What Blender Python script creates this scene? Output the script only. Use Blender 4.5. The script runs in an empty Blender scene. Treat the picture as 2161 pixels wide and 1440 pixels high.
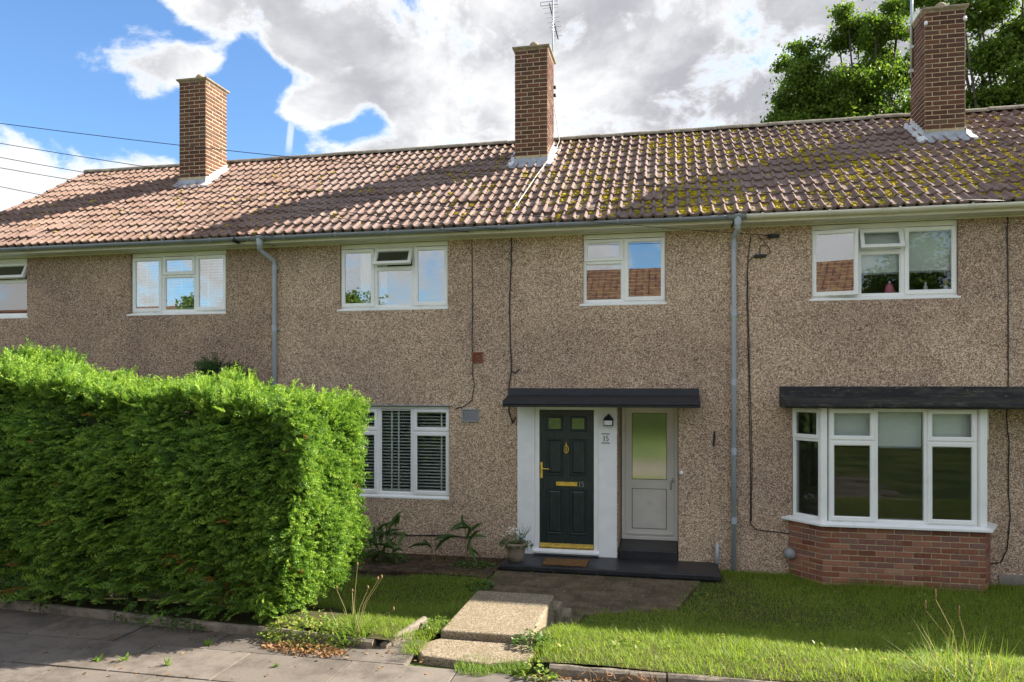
import bpy, math, random
import numpy as np
from mathutils import Vector, Matrix
rng = random.Random(7)
nrng = np.random.default_rng(11)
R = math.radians
scene = bpy.context.scene
C = scene.collection

# ------------------------------------------------------------------ camera
YAW = math.atan(0.211)
CS, SN = math.cos(YAW), math.sin(YAW)
FPX, CX, HY = 1565.0, 1080.5, 811.0        # focal length, centre column and horizon row of the 2161 px photograph
ZC = 2.69
cam_d = bpy.data.cameras.new('camera'); cam = bpy.data.objects.new('camera', cam_d); C.objects.link(cam)
cam.location = (0, 0, ZC); cam.rotation_euler = (R(90), 0, YAW)
cam_d.sensor_width = 36; cam_d.lens = 36 * FPX / 2161; cam_d.shift_y = (HY - 720) / 2161
cam_d.clip_start = 0.1; cam_d.clip_end = 2000
scene.camera = cam

def WX(px, Y):
    k = (px - CX) / FPX
    return Y * (k * CS - SN) / (CS + k * SN)
def DEP(X, Y): return -X * SN + Y * CS
def WZ(px, py, Y):
    return ZC + (HY - py) / FPX * DEP(WX(px, Y), Y)
def G(px, py, Z):
    d = FPX * (ZC - Z) / (py - HY); u = (px - CX) / FPX * d
    return (u * CS - d * SN, u * SN + d * CS)

# ------------------------------------------------------------------ sun, sky, exposure
SUN = Vector((1.0, 0.53, 0.745)).normalized()
sl = bpy.data.lights.new('sun', 'SUN'); so = bpy.data.objects.new('sun', sl); C.objects.link(so)
so.rotation_euler = SUN.to_track_quat('Z', 'Y').to_euler()
sl.energy = 3.6; sl.angle = R(0.53); sl.color = (1.0, 0.93, 0.82)
scene.view_settings.view_transform = 'Standard'; scene.view_settings.look = 'None'
scene.view_settings.gamma = 1; scene.view_settings.use_curve_mapping = False
scene.view_settings.exposure = 2.12

class NT:
    def __init__(s, tree): s.t = tree
    def n(s, typ, **kw):
        nd = s.t.nodes.new(typ)
        for k, v in kw.items():
            if k == 'ins':
                for a, b in v.items():
                    if isinstance(b, bpy.types.NodeSocket): s.t.links.new(b, nd.inputs[a])
                    else: nd.inputs[a].default_value = b
            else: setattr(nd, k, v)
        return nd
    def math(s, op, a, b=0.0, c=None, clamp=False):
        ins = {0: a, 1: b}
        if c is not None: ins[2] = c
        return s.n('ShaderNodeMath', operation=op, use_clamp=clamp, ins=ins).outputs[0]
    def mix(s, fac, a, b, mode='MIX'):
        nd = s.n('ShaderNodeMix', data_type='RGBA', blend_type=mode)
        for i, v in ((0, fac), (6, a), (7, b)):
            if isinstance(v, bpy.types.NodeSocket): s.t.links.new(v, nd.inputs[i])
            else: nd.inputs[i].default_value = v if i == 0 else (tuple(v) + (1,))[:4]
        return nd.outputs[2]
    def ramp(s, fac, stops, interp='LINEAR'):
        nd = s.n('ShaderNodeValToRGB'); cr = nd.color_ramp; cr.interpolation = interp
        while len(cr.elements) < len(stops): cr.elements.new(0.5)
        for e, (p, c) in zip(cr.elements, stops):
            e.position = p; e.color = (tuple(c) + (1,))[:4] if not isinstance(c, float) else (c, c, c, 1)
        s.t.links.new(fac, nd.inputs[0]); return nd.outputs[0]
    def smooth(s, v, a, b):
        return s.n('ShaderNodeMapRange', interpolation_type='SMOOTHSTEP', ins={0: v, 1: a, 2: b, 3: 0.0, 4: 1.0}).outputs[0]
    def noise(s, vec, scale, detail=4, rough=0.55, dist=0.0):
        return s.n('ShaderNodeTexNoise', ins={'Vector': vec, 'Scale': scale, 'Detail': detail, 'Roughness': rough, 'Distortion': dist}).outputs[0]

def build_world():
    w = bpy.data.worlds.new('World'); scene.world = w; w.use_nodes = True
    t = w.node_tree; t.nodes.clear(); N = NT(t)
    sky = N.n('ShaderNodeTexSky', sky_type='NISHITA', sun_disc=False)
    sky.sun_elevation = math.asin(SUN.z); sky.sun_rotation = math.atan2(SUN.x, SUN.y)
    sky.air_density = 1.0; sky.dust_density = 0.4; sky.ozone_density = 2.5
    g = N.n('ShaderNodeTexCoord').outputs['Generated']
    d = N.n('ShaderNodeVectorMath', operation='NORMALIZE', ins={0: g}).outputs[0]
    s = N.n('ShaderNodeSeparateXYZ', ins={0: d})
    az = N.math('ARCTAN2', s.outputs[0], s.outputs[1]); el = N.math('ARCSINE', s.outputs[2])
    def ae(px, py):
        a = math.atan((px - CX) / FPX); return a - YAW, math.atan((HY - py) / math.hypot(FPX, px - CX))
    blobs = [  # centre and half axes of each cloud or clear patch, in photo pixels turned into azimuth and elevation
        (1300, 60, 640, 330, 0, .62), (1000, 300, 280, 110, -10, .30), (520, 35, 330, 72, 18, .50), (820, 120, 240, 120, 30, .45),
        (290, 132, 215, 88, 8, .52), (160, 370, 330, 110, -6, .52), (660, 228, 120, 52, -5, .50), (520, 215, 50, 150, 8, -.26), (815, 235, 75, 60, 30, -.24), (690, 320, 110, 40, 0, .34),
        (2000, 60, 500, 300, 0, .40), (1700, 330, 500, 140, 0, .35),
        (60, 120, 300, 260, 0, -.34), (330, 270, 300, 100, -10, -.30), (560, 280, 200, 200, 0, -.20), (180, 20, 240, 70, 0, -.30), (760, 260, 120, 70, 40, -.20)]
    cov = None
    for (px, py, rx, ry, rot, wt) in blobs:
        a0, e0 = ae(px, py); c, sn_ = math.cos(R(rot)), math.sin(R(rot))
        da = N.math('SUBTRACT', az, a0); de = N.math('SUBTRACT', el, e0)
        u = N.math('DIVIDE', N.math('SUBTRACT', N.math('MULTIPLY', da, c), N.math('MULTIPLY', de, sn_)), rx / FPX * .95)
        v = N.math('DIVIDE', N.math('ADD', N.math('MULTIPLY', da, sn_), N.math('MULTIPLY', de, c)), ry / FPX * .95)
        q = N.math('ADD', N.math('MULTIPLY', u, u), N.math('MULTIPLY', v, v))
        b = N.math('MULTIPLY', N.smooth(q, 1.5, 0.0), wt)
        cov = b if cov is None else N.math('ADD', cov, b)
    back = N.smooth(s.outputs[1], .55, -.15)      # mostly cloudy away from the blue gap in view
    cov = N.math('MINIMUM', N.math('ADD', cov, N.math('MULTIPLY', back, .20)), .36)
    dv = N.n('ShaderNodeVectorMath', operation='MULTIPLY', ins={0: d, 1: (1, 1, 1.35)}).outputs[0]
    n1 = N.noise(dv, 8.5, 10, .62, .25)
    n2 = N.noise(dv, 4.6, 7, .58, .3)
    n3 = N.noise(dv, 15.0, 6, .6, .2)
    dens = N.math('ADD', N.math('MULTIPLY', N.math('SUBTRACT', n1, .5), 1.75), N.math('ADD', cov, .5))
    alpha = N.smooth(dens, .49, .78)
    tk = N.math('ADD', N.math('MULTIPLY', N.math('SUBTRACT', n2, .5), 2.3), N.math('MULTIPLY', N.math('SUBTRACT', n3, .5), .55))
    thick = N.math('MULTIPLY', N.smooth(tk, -.55, .42), N.smooth(dens, .60, .86))
    sd = N.n('ShaderNodeVectorMath', operation='DOT_PRODUCT', ins={0: d, 1: tuple(SUN)}).outputs['Value']
    thick = N.math('MULTIPLY', thick, N.math('ADD', N.math('MULTIPLY', N.smooth(sd, -.45, .35), .65), .35))     # clouds facing the sun are whiter than those seen against it
    ccol = N.mix(thick, (.285, .285, .287), (.122, .124, .134))
    skyc = N.n('ShaderNodeVectorMath', operation='SCALE', ins={0: sky.outputs[0], 'Scale': .060}).outputs[0]
    skyc = N.mix(1.0, skyc, (.66, .83, .98), 'MULTIPLY')
    a0, e0 = ae(620, 205)      # thin vapour trail
    tu = N.math('DIVIDE', N.math('ADD', N.math('SUBTRACT', az, a0), N.math('MULTIPLY', N.math('SUBTRACT', el, e0), -.10)), 8.5 / FPX); tv_ = N.math('DIVIDE', N.math('SUBTRACT', el, e0), 112 / FPX)
    trail = N.math('MULTIPLY', N.smooth(N.math('MULTIPLY', tu, tu), 1.0, 0.0), N.math('MULTIPLY', N.smooth(N.math('MULTIPLY', tv_, tv_), 1.0, .55), N.math('ADD', N.math('MULTIPLY', n3, .9), .1)))
    alpha = N.math('MAXIMUM', alpha, trail)
    col = N.mix(alpha, skyc, ccol)
    bg = N.n('ShaderNodeBackground', ins={0: col, 1: 1.0})
    out = N.n('ShaderNodeOutputWorld'); t.links.new(bg.outputs[0], out.inputs[0])
build_world()

# ------------------------------------------------------------------ materials
MATS = {}
def material(name, fn):
    m = bpy.data.materials.new(name); m.use_nodes = True; t = m.node_tree; t.nodes.clear(); N = NT(t)
    sh = fn(N); out = N.n('ShaderNodeOutputMaterial'); t.links.new(sh, out.inputs[0]); MATS[name] = m; return m
def princ(N, col, rough=.6, bump=None, bstr=.3, bdist=.01, metal=0.0, spec=.4, coat=0.0, trans=0.0):
    ins = {'Roughness': rough, 'Metallic': metal, 'Specular IOR Level': spec, 'Coat Weight': coat}
    if isinstance(col, bpy.types.NodeSocket): ins['Base Color'] = col
    else: ins['Base Color'] = tuple(col) + (1,)
    if bump is not None:
        ins['Normal'] = N.n('ShaderNodeBump', ins={'Height': bump, 'Strength': bstr, 'Distance': bdist}).outputs[0]
    return N.n('ShaderNodeBsdfPrincipled', ins=ins).outputs[0]
def POS(N): return N.n('ShaderNodeNewGeometry').outputs['Position']
def OBJ(N): return N.n('ShaderNodeTexCoord').outputs['Object']
def RND(N): return N.n('ShaderNodeObjectInfo').outputs['Random']

def plain(name, col, rough=.5, var=.10, scale=6.0, bump=.0, metal=0.0, spec=.4, grime=None):
    def f(N):
        p = POS(N); n = N.noise(p, scale, 5, .6)
        c0 = tuple(max(0, x * (1 - var)) for x in col); c1 = tuple(min(1, x * (1 + var)) for x in col)
        c = N.mix(N.smooth(n, .3, .7), c0, c1)
        if grime:
            g = N.smooth(N.noise(p, 3.0, 7, .68), .55, .78); c = N.mix(N.math('MULTIPLY', g, grime[1]), c, grime[0])
        h = N.noise(p, scale * 12, 4, .6)
        r = N.math('ADD', N.math('MULTIPLY', n, .2), rough - .1)
        return princ(N, c, r, h if bump else None, bump, .004, metal, spec)
    return material(name, f)

def m_pebble(name, tint):
    def f(N):
        p = POS(N)
        v = N.n('ShaderNodeTexVoronoi', feature='F1', ins={'Vector': p, 'Scale': 84.0, 'Randomness': 1.0})
        v2 = N.n('ShaderNodeTexVoronoi', feature='F1', ins={'Vector': p, 'Scale': 150.0, 'Randomness': 1.0})
        r = N.n('ShaderNodeSeparateColor', ins={0: v.outputs['Color']}).outputs[0]
        r2 = N.n('ShaderNodeSeparateColor', ins={0: v2.outputs['Color']}).outputs[1]
        rr = N.math('ADD', N.math('MULTIPLY', r, .68), N.math('MULTIPLY', r2, .32))
        c = N.ramp(rr, [(.08, (.060, .042, .036)), (.28, (.135, .092, .072)), (.45, (.225, .165, .125)), (.62, (.315, .245, .188)), (.80, (.40, .33, .265)), (.93, (.52, .46, .40))])
        big = N.noise(p, .55, 5, .6); mid = N.noise(p, 2.2, 6, .65)
        c = N.mix(1.0, c, N.mix(N.smooth(big, .36, .66), (.86, .80, .78), (1.16, 1.10, 1.0)), 'MULTIPLY')
        c = N.mix(N.math('MULTIPLY', N.smooth(mid, .5, .75), .35), c, (.30, .215, .15))
        # rain streaks washed down the render
        st = N.noise(N.n('ShaderNodeVectorMath', operation='MULTIPLY', ins={0: p, 1: (3.4, 3.4, .28)}).outputs[0], 1.6, 5, .6)
        c = N.mix(N.math('MULTIPLY', N.smooth(st, .55, .8), .35), c, (.14, .11, .09))
        c = N.mix(1.0, c, tint, 'MULTIPLY')
        h = N.math('ADD', N.math('MULTIPLY', v.outputs['Distance'], -1.0), N.math('MULTIPLY', rr, .5))
        return princ(N, c, .85, h, .6, .010, 0, .2)
    return material(name, f)
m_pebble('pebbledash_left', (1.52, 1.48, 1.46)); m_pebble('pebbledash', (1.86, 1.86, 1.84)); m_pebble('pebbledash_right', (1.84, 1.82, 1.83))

def m_tile(stops):
  def f(N):
    p = POS(N); r = RND(N)
    base = N.ramp(r, stops)
    n = N.noise(p, 14, 6, .7); n2 = N.noise(p, 1.1, 5, .6)
    c = N.mix(N.math('MULTIPLY', N.smooth(n, .46, .72), .65), base, (.295, .245, .205))
    c = N.mix(N.math('MULTIPLY', N.smooth(n2, .45, .7), .45), c, (.15, .10, .085))
    sp = N.smooth(N.noise(p, 40, 3, .6), .64, .72)
    c = N.mix(N.math('MULTIPLY', sp, .8), c, (.48, .45, .38))
    dk = N.smooth(N.noise(p, 24, 5, .65), .57, .68)
    c = N.mix(N.math('MULTIPLY', dk, .7), c, (.06, .048, .03))
    ml = N.math('MULTIPLY', N.smooth(N.noise(p, 18, 5, .65), .62, .70), N.smooth(N.n('ShaderNodeSeparateXYZ', ins={0: p}).outputs[0], -4.5, 1.0))
    c = N.mix(N.math('MULTIPLY', ml, .85), c, (.27, .22, .04))
    return princ(N, c, .85, N.noise(p, 120, 3, .6), .35, .004, 0, .25)
  return f
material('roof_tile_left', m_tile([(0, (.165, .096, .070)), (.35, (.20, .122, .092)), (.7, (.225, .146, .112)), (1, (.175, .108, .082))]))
material('roof_tile', m_tile([(0, (.17, .106, .084)), (.35, (.20, .132, .107)), (.7, (.225, .158, .130)), (1, (.17, .114, .095))]))

def brick_mat(name, stops, stain, amt=.5):
    def f(N):
        p = POS(N); r = RND(N)
        c = N.ramp(r, stops)
        n = N.noise(p, 26, 6, .7)
        c = N.mix(N.math('MULTIPLY', N.smooth(n, .45, .75), .4), c, stain)
        big = N.noise(p, 2.3, 5, .65)
        c = N.mix(N.math('MULTIPLY', N.smooth(big, .52, .72), amt), c, stain)
        return princ(N, c, .85, N.noise(p, 90, 4, .65), .5, .004, 0, .2)
    return material(name, f)
brick_mat('chimney_brick', [(0, (.080, .036, .027)), (.3, (.12, .052, .036)), (.6, (.165, .070, .044)), (.85, (.10, .044, .035)), (1, (.14, .085, .060))], (.115, .088, .058), .5)
brick_mat('bay_brick', [(0, (.17, .060, .042)), (.2, (.26, .095, .06)), (.45, (.36, .160, .10)), (.62, (.22, .092, .072)), (.78, (.22, .125, .105)), (.9, (.34, .14, .088)), (1, (.42, .24, .165))], (.36, .23, .155), .5)
plain('mortar', (.52, .41, .26), .9, .2, 20, .5)
plain('upvc', (.90, .90, .89), .30, .04, 3, 0, 0, .45, ((.52, .50, .42), .22))
plain('upvc_old', (.90, .89, .85), .4, .05, 3, 0, 0, .4, ((.45, .41, .32), .30))
plain('cream_plastic', (.72, .69, .58), .38, .07, 3, 0, 0, .45, ((.40, .37, .27), .45))
plain('soffit_white', (.70, .70, .63), .4, .05, 3, 0, 0, .4, ((.45, .43, .30), .3))
plain('grey_plastic', (.215, .235, .26), .36, .07, 3, 0, 0, .5, ((.13, .13, .12), .4))
plain('pipe_grey', (.40, .44, .50), .36, .06, 3, 0, 0, .5, ((.20, .20, .20), .35))
plain('black_plastic', (.018, .018, .02), .45, .1, 4)
plain('felt_black', (.020, .021, .026), .6, .25, 9, .5, 0, .4, ((.05, .05, .052), .5))
def m_worn(N):
    p = POS(N); q = N.n('ShaderNodeVectorMath', operation='MULTIPLY', ins={0: p, 1: (1, 2.5, 3.5)}).outputs[0]
    c = N.mix(N.smooth(N.noise(q, 4, 6, .7), .45, .7), (.022, .022, .023), (.075, .072, .062))
    c = N.mix(N.smooth(N.noise(q, 9, 7, .75), .60, .70), c, (.30, .28, .23))
    c = N.mix(N.math('MULTIPLY', N.smooth(N.noise(q, 3, 5, .7), .58, .70), .8), c, (.10, .10, .03))
    return princ(N, c, .75, N.noise(p, 60, 5, .7), .8, .006, 0, .3)
material('felt_worn', m_worn)
plain('step_paint', (.020, .021, .026), .45, .3, 4, .35, 0, .45, ((.085, .08, .072), .55))
plain('brass', (.85, .58, .12), .28, .08, 10, 0, .55)
plain('white_render', (.88, .88, .88), .65, .04, 4, .25, 0, .3, ((.60, .59, .53), .3))
plain('lead', (.34, .36, .40), .55, .2, 8, .4, .2, .4, ((.58, .58, .58), .5))
plain('lead_white', (.62, .62, .60), .6, .2, 8, .4, 0, .4, ((.36, .37, .39), .5))
plain('cap_concrete', (.30, .245, .17), .9, .25, 12, .6, 0, .2, ((.10, .11, .06), .6))
plain('terracotta', (.24, .075, .045), .8, .15, 12, .3)
plain('galvanised', (.42, .45, .48), .35, .1, 12, 0, .8)
plain('ridge', (.26, .225, .175), .9, .3, 8, .7, 0, .2, ((.09, .095, .045), .75))
plain('soil', (.075, .050, .034), .95, .5, 7, 1.0, 0, .15)
def m_path(N):
    p = POS(N)
    c = N.mix(N.smooth(N.noise(p, 3, 7, .7), .35, .65), (.17, .128, .085), (.085, .066, .044))
    st = N.noise(N.n('ShaderNodeVectorMath', operation='MULTIPLY', ins={0: p, 1: (16, 2, 2)}).outputs[0], 2.0, 5, .65)
    c = N.mix(N.math('MULTIPLY', N.smooth(st, .5, .72), .45), c, (.24, .19, .135))
    c = N.mix(N.math('MULTIPLY', N.smooth(N.noise(p, 1.8, 7, .72), .52, .66), .75), c, (.075, .078, .026))
    return princ(N, c, .92, N.noise(p, 40, 6, .75), 1.0, .012, 0, .15)
material('path', m_path)
plain('coir', (.19, .105, .045), .95, .35, 30, 1.0, 0, .1)
plain('interior_wall', (.40, .38, .34), .8, .04, 2)
plain('interior_dark', (.11, .10, .09), .8, .1, 2)
plain('blind_white', (.88, .88, .85), .5, .03, 4)
plain('roller_fabric', (.80, .82, .80), .8, .03, 4, .2)
plain('pot_clay', (.32, .25, .19), .85, .2, 10, .3)
plain('bark', (.075, .06, .046), .95, .3, 9, 1.0)
plain('house_render', (.50, .42, .33), .9, .1, 6, .3)
plain('paint_grey', (.30, .31, .33), .5, .05)
plain('pink_plastic', (.80, .17, .30), .35, .03)
plain('yellow_plastic', (.85, .62, .03), .35, .03)
plain('white_plastic', (.82, .82, .82), .35, .03)
plain('amber_plastic', (.55, .22, .05), .3, .03)
plain('blue_plastic', (.12, .22, .62), .35, .03)
plain('flower_white', (.82, .81, .72), .6, .05)
plain('concrete_plinth', (.28, .24, .21), .9, .2, 8, .6)
plain('number_black', (.02, .02, .022), .5, .05)
plain('wire_black', (.02, .02, .024), .5, .05)
plain('wire_pale', (.52, .52, .48), .5, .05)
plain('twig', (.26, .155, .08), .9, .2)

def m_door(N):
    p = POS(N)
    g = N.noise(N.n('ShaderNodeVectorMath', operation='MULTIPLY', ins={0: p, 1: (34, 34, 2.4)}).outputs[0], 2.2, 6, .6, 1.2)
    c = N.mix(N.smooth(g, .35, .68), (.010, .019, .021), (.026, .042, .042))
    return princ(N, c, .38, g, .35, .003, 0, .5)
material('door_green', m_door)
def m_glass(N, tint=(.92, .95, .94), base=.13, k=1.5, rough=0.0):
    fr = N.n('ShaderNodeFresnel', ins={'IOR': 1.5}).outputs[0]
    fac = N.math('ADD', N.math('MULTIPLY', fr, k), base, clamp=True)
    tr = N.n('ShaderNodeBsdfTransparent', ins={0: tint + (1,)}).outputs[0]
    gl = N.n('ShaderNodeBsdfGlossy', ins={0: (1, 1, 1, 1), 'Roughness': rough}).outputs[0]
    return N.n('ShaderNodeMixShader', ins={0: fac, 1: tr, 2: gl}).outputs[0]
material('glass', lambda N: m_glass(N, base=.17))
material('glass_mid', lambda N: m_glass(N, base=.015, k=1.0))
material('glass_low', lambda N: m_glass(N, base=.0, k=.75))
def m_obsc(N):
    p = POS(N); h = N.noise(p, 60, 3, .6)
    gl = N.n('ShaderNodeBsdfGlossy', ins={0: (.9, .92, .9, 1), 'Roughness': .08, 'Normal': N.n('ShaderNodeBump', ins={'Height': h, 'Strength': .12, 'Distance': .002}).outputs[0]}).outputs[0]
    df = N.n('ShaderNodeBsdfDiffuse', ins={0: (.10, .11, .09, 1)}).outputs[0]
    return N.n('ShaderNodeMixShader', ins={0: .55, 1: df, 2: gl}).outputs[0]
material('glass_obscure', m_obsc)

def m_aggregate(N, c0=(.10, .072, .045), c1=(.215, .165, .105), c2=(.29, .235, .16)):
    p = POS(N)
    v = N.n('ShaderNodeTexVoronoi', feature='F1', ins={'Vector': p, 'Scale': 120.0})
    r = N.n('ShaderNodeSeparateColor', ins={0: v.outputs['Color']}).outputs[0]
    c = N.ramp(r, [(.05, c0), (.35, c1), (.75, c2), (1, (.36, .31, .24))])
    c = N.mix(N.math('MULTIPLY', N.smooth(N.noise(p, 5, 6, .65), .5, .72), .55), c, (.17, .13, .07))
    return princ(N, c, .9, v.outputs['Distance'], -.6, .006, 0, .2)
material('aggregate', m_aggregate)
def m_paving(N):
    p = POS(N); r = RND(N)
    c = N.ramp(r, [(0, (.150, .125, .104)), (.5, (.185, .156, .130)), (1, (.13, .110, .094))])
    n = N.noise(p, 2.4, 7, .7); c = N.mix(N.math('MULTIPLY', N.smooth(n, .40, .66), .75), c, (.078, .064, .052))
    s = N.smooth(N.noise(p, 70, 3, .6), .58, .68); c = N.mix(N.math('MULTIPLY', s, .4), c, (.29, .26, .225))
    g = N.smooth(N.noise(p, 6, 5, .7), .60, .72); c = N.mix(N.math('MULTIPLY', g, .35), c, (.085, .09, .045))
    return princ(N, c, .88, N.noise(p, 55, 5, .7), .5, .004, 0, .25)
material('paving', m_paving)
def m_kerb(N):
    p = POS(N)
    c = N.mix(N.smooth(N.noise(p, 6, 6, .7), .35, .65), (.27, .225, .175), (.13, .11, .085))
    s = N.smooth(N.noise(p, 90, 3, .6), .55, .68); c = N.mix(N.math('MULTIPLY', s, .5), c, (.43, .37, .29))
    g = N.smooth(N.noise(p, 9, 5, .7), .60, .70); c = N.mix(N.math('MULTIPLY', g, .7), c, (.19, .155, .02))
    return princ(N, c, .92, N.noise(p, 70, 5, .7), .8, .006, 0, .2)
material('kerb', m_kerb)
def m_lawn_base(N):
    p = POS(N)
    c = N.mix(N.smooth(N.noise(p, 3, 6, .7), .35, .65), (.055, .075, .018), (.085, .068, .035))
    return princ(N, c, .95, N.noise(p, 30, 5, .7), 1.0, .02, 0, .1)
material('lawn_base', m_lawn_base)
def m_ground(N):
    p = POS(N)
    c = N.mix(N.smooth(N.noise(p, .7, 8, .72), .38, .62), (.035, .065, .014), (.12, .14, .045))
    return princ(N, c, .95, N.noise(p, 12, 5, .7), 1.0, .03, 0, .1)
material('ground_grass', m_ground)

def leaf_mat(name, stops, trans=.45, rough=.5, tint=1.25, gloss=.3):
    def f(N):
        a = N.n('ShaderNodeAttribute', attribute_name='var').outputs['Fac']
        c = N.ramp(a, stops)
        d = princ(N, c, rough, spec=gloss)
        tc = N.mix(1.0, c, (tint * 1.05, tint * 1.1, tint * .6), 'MULTIPLY')
        tr = N.n('ShaderNodeBsdfTranslucent', ins={0: tc}).outputs[0]
        return N.n('ShaderNodeMixShader', ins={0: trans, 1: d, 2: tr}).outputs[0]
    return material(name, f)
leaf_mat('hedge_leaf', [(0, (.030, .070, .013)), (.30, (.080, .165, .025)), (.60, (.165, .295, .042)), (.93, (.31, .44, .070)), (.965, (.33, .17, .05)), (1, (.36, .16, .045))], .38)
leaf_mat('hedge_back_leaf', [(0, (.025, .06, .02)), (1, (.06, .12, .035))], .35)
leaf_mat('grass_blade', [(0, (.150, .215, .027)), (.4, (.225, .315, .036)), (.75, (.305, .40, .050)), (.9, (.36, .36, .09)), (1, (.48, .39, .19))], .5, .5, 1.3)
leaf_mat('tree_leaf', [(0, (.050, .098, .016)), (.5, (.105, .175, .026)), (1, (.20, .28, .040))], .5)
leaf_mat('broad_leaf', [(0, (.05, .11, .028)), (.5, (.09, .17, .038)), (1, (.15, .23, .055))], .3)
leaf_mat('dry_leaf', [(0, (.15, .075, .03)), (.4, (.30, .16, .065)), (.75, (.42, .27, .12)), (1, (.34, .12, .07))], .25)
leaf_mat('straw', [(0, (.33, .27, .11)), (1, (.50, .43, .22))], .3)
leaf_mat('weed_leaf', [(0, (.09, .17, .028)), (.5, (.17, .27, .045)), (.85, (.28, .33, .07)), (1, (.46, .40, .11))], .42)
def m_moss(N):
    p = POS(N)
    c = N.mix(N.smooth(N.noise(p, 9, 5, .6), .35, .65), (.30, .235, .016), (.47, .36, .024))
    c = N.mix(N.math('MULTIPLY', N.smooth(N.noise(p, 2.2, 3, .6), .5, .7), .6), c, (.15, .17, .03))
    return princ(N, c, .95, N.noise(p, 150, 3, .7), 1.0, .006, 0, .1)
material('moss', m_moss)

# ------------------------------------------------------------------ mesh helpers
class MB:
    def __init__(s): s.v = []; s.f = []
    def quad(s, a, b, c, d):
        i = len(s.v); s.v += [a, b, c, d]; s.f.append((i, i + 1, i + 2, i + 3)); return s
    def box(s, x0, x1, y0, y1, z0, z1):
        i = len(s.v)
        s.v += [(x0, y0, z0), (x1, y0, z0), (x1, y1, z0), (x0, y1, z0), (x0, y0, z1), (x1, y0, z1), (x1, y1, z1), (x0, y1, z1)]
        s.f += [(i, i + 3, i + 2, i + 1), (i + 4, i + 5, i + 6, i + 7), (i, i + 1, i + 5, i + 4), (i + 1, i + 2, i + 6, i + 5), (i + 2, i + 3, i + 7, i + 6), (i + 3, i, i + 4, i + 7)]
        return s
    def prism(s, poly, z0, z1):      # poly counter-clockwise in xy
        i = len(s.v); n = len(poly)
        s.v += [(x, y, z0) for x, y in poly] + [(x, y, z1) for x, y in poly]
        s.f.append(tuple(range(i + n - 1, i - 1, -1))); s.f.append(tuple(range(i + n, i + 2 * n)))
        for k in range(n): k2 = (k + 1) % n; s.f.append((i + k, i + k2, i + n + k2, i + n + k))
        return s
    def xprism(s, poly, x0, x1):     # poly of (y,z) extruded along x
        i = len(s.v); n = len(poly)
        s.v += [(x0, y, z) for y, z in poly] + [(x1, y, z) for y, z in poly]
        s.f.append(tuple(range(i, i + n))); s.f.append(tuple(range(i + 2 * n - 1, i + n - 1, -1)))
        for k in range(n): k2 = (k + 1) % n; s.f.append((i + k, i + n + k, i + n + k2, i + k2))
        return s
    def ring(s, x0, x1, z0, z1, w, y0, y1, ch=.012):   # mitred frame, chamfered on its inner front edge
        def L(a, y): return [(x0 + a, y, z0 + a), (x1 - a, y, z0 + a), (x1 - a, y, z1 - a), (x0 + a, y, z1 - a)]
        loops = [L(0, y1), L(0, y0 + .004), L(.004, y0), L(w - ch, y0), L(w, y0 + ch), L(w, y1)]
        i = len(s.v)
        for l in loops: s.v += l
        for a in range(len(loops) - 1):
            for k in range(4):
                k2 = (k + 1) % 4; s.f.append((i + a * 4 + k, i + a * 4 + k2, i + a * 4 + 4 + k2, i + a * 4 + 4 + k))
        return s
    def tube(s, pts, r, n=8, cap=True):
        pts = [Vector(p) for p in pts]; i = len(s.v); m = len(pts); up = None
        for k, p in enumerate(pts):
            d = (pts[min(k + 1, m - 1)] - pts[max(k - 1, 0)]).normalized()
            if up is None: up = d.orthogonal().normalized()
            up = (up - d * up.dot(d)).normalized(); sd = d.cross(up); rr = r[k] if isinstance(r, (list, tuple)) else r
            for j in range(n):
                a = 2 * math.pi * j / n; q = p + (up * math.cos(a) + sd * math.sin(a)) * rr; s.v.append(tuple(q))
        for k in range(m - 1):
            for j in range(n):
                j2 = (j + 1) % n; s.f.append((i + k * n + j, i + k * n + j2, i + (k + 1) * n + j2, i + (k + 1) * n + j))
        if cap:
            s.f.append(tuple(range(i + n - 1, i - 1, -1))); s.f.append(tuple(range(i + (m - 1) * n, i + m * n)))
        return s
    def lathe(s, prof, c, n=16):
        i = len(s.v)
        for r, z in prof:
            for j in range(n):
                a = 2 * math.pi * j / n; s.v.append((c[0] + r * math.cos(a), c[1] + r * math.sin(a), c[2] + z))
        for k in range(len(prof) - 1):
            for j in range(n):
                j2 = (j + 1) % n; s.f.append((i + k * n + j, i + k * n + j2, i + (k + 1) * n + j2, i + (k + 1) * n + j))
        s.f.append(tuple(range(i + n - 1, i - 1, -1))); s.f.append(tuple(range(i + (len(prof) - 1) * n, i + len(prof) * n)))
        return s
    def mesh(s, name, mat, smooth=False):
        me = bpy.data.meshes.new(name); me.from_pydata(s.v, [], s.f); me.materials.append(MATS[mat])
        if smooth: me.polygons.foreach_set('use_smooth', [True] * len(me.polygons))
        me.update(); return me

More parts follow.
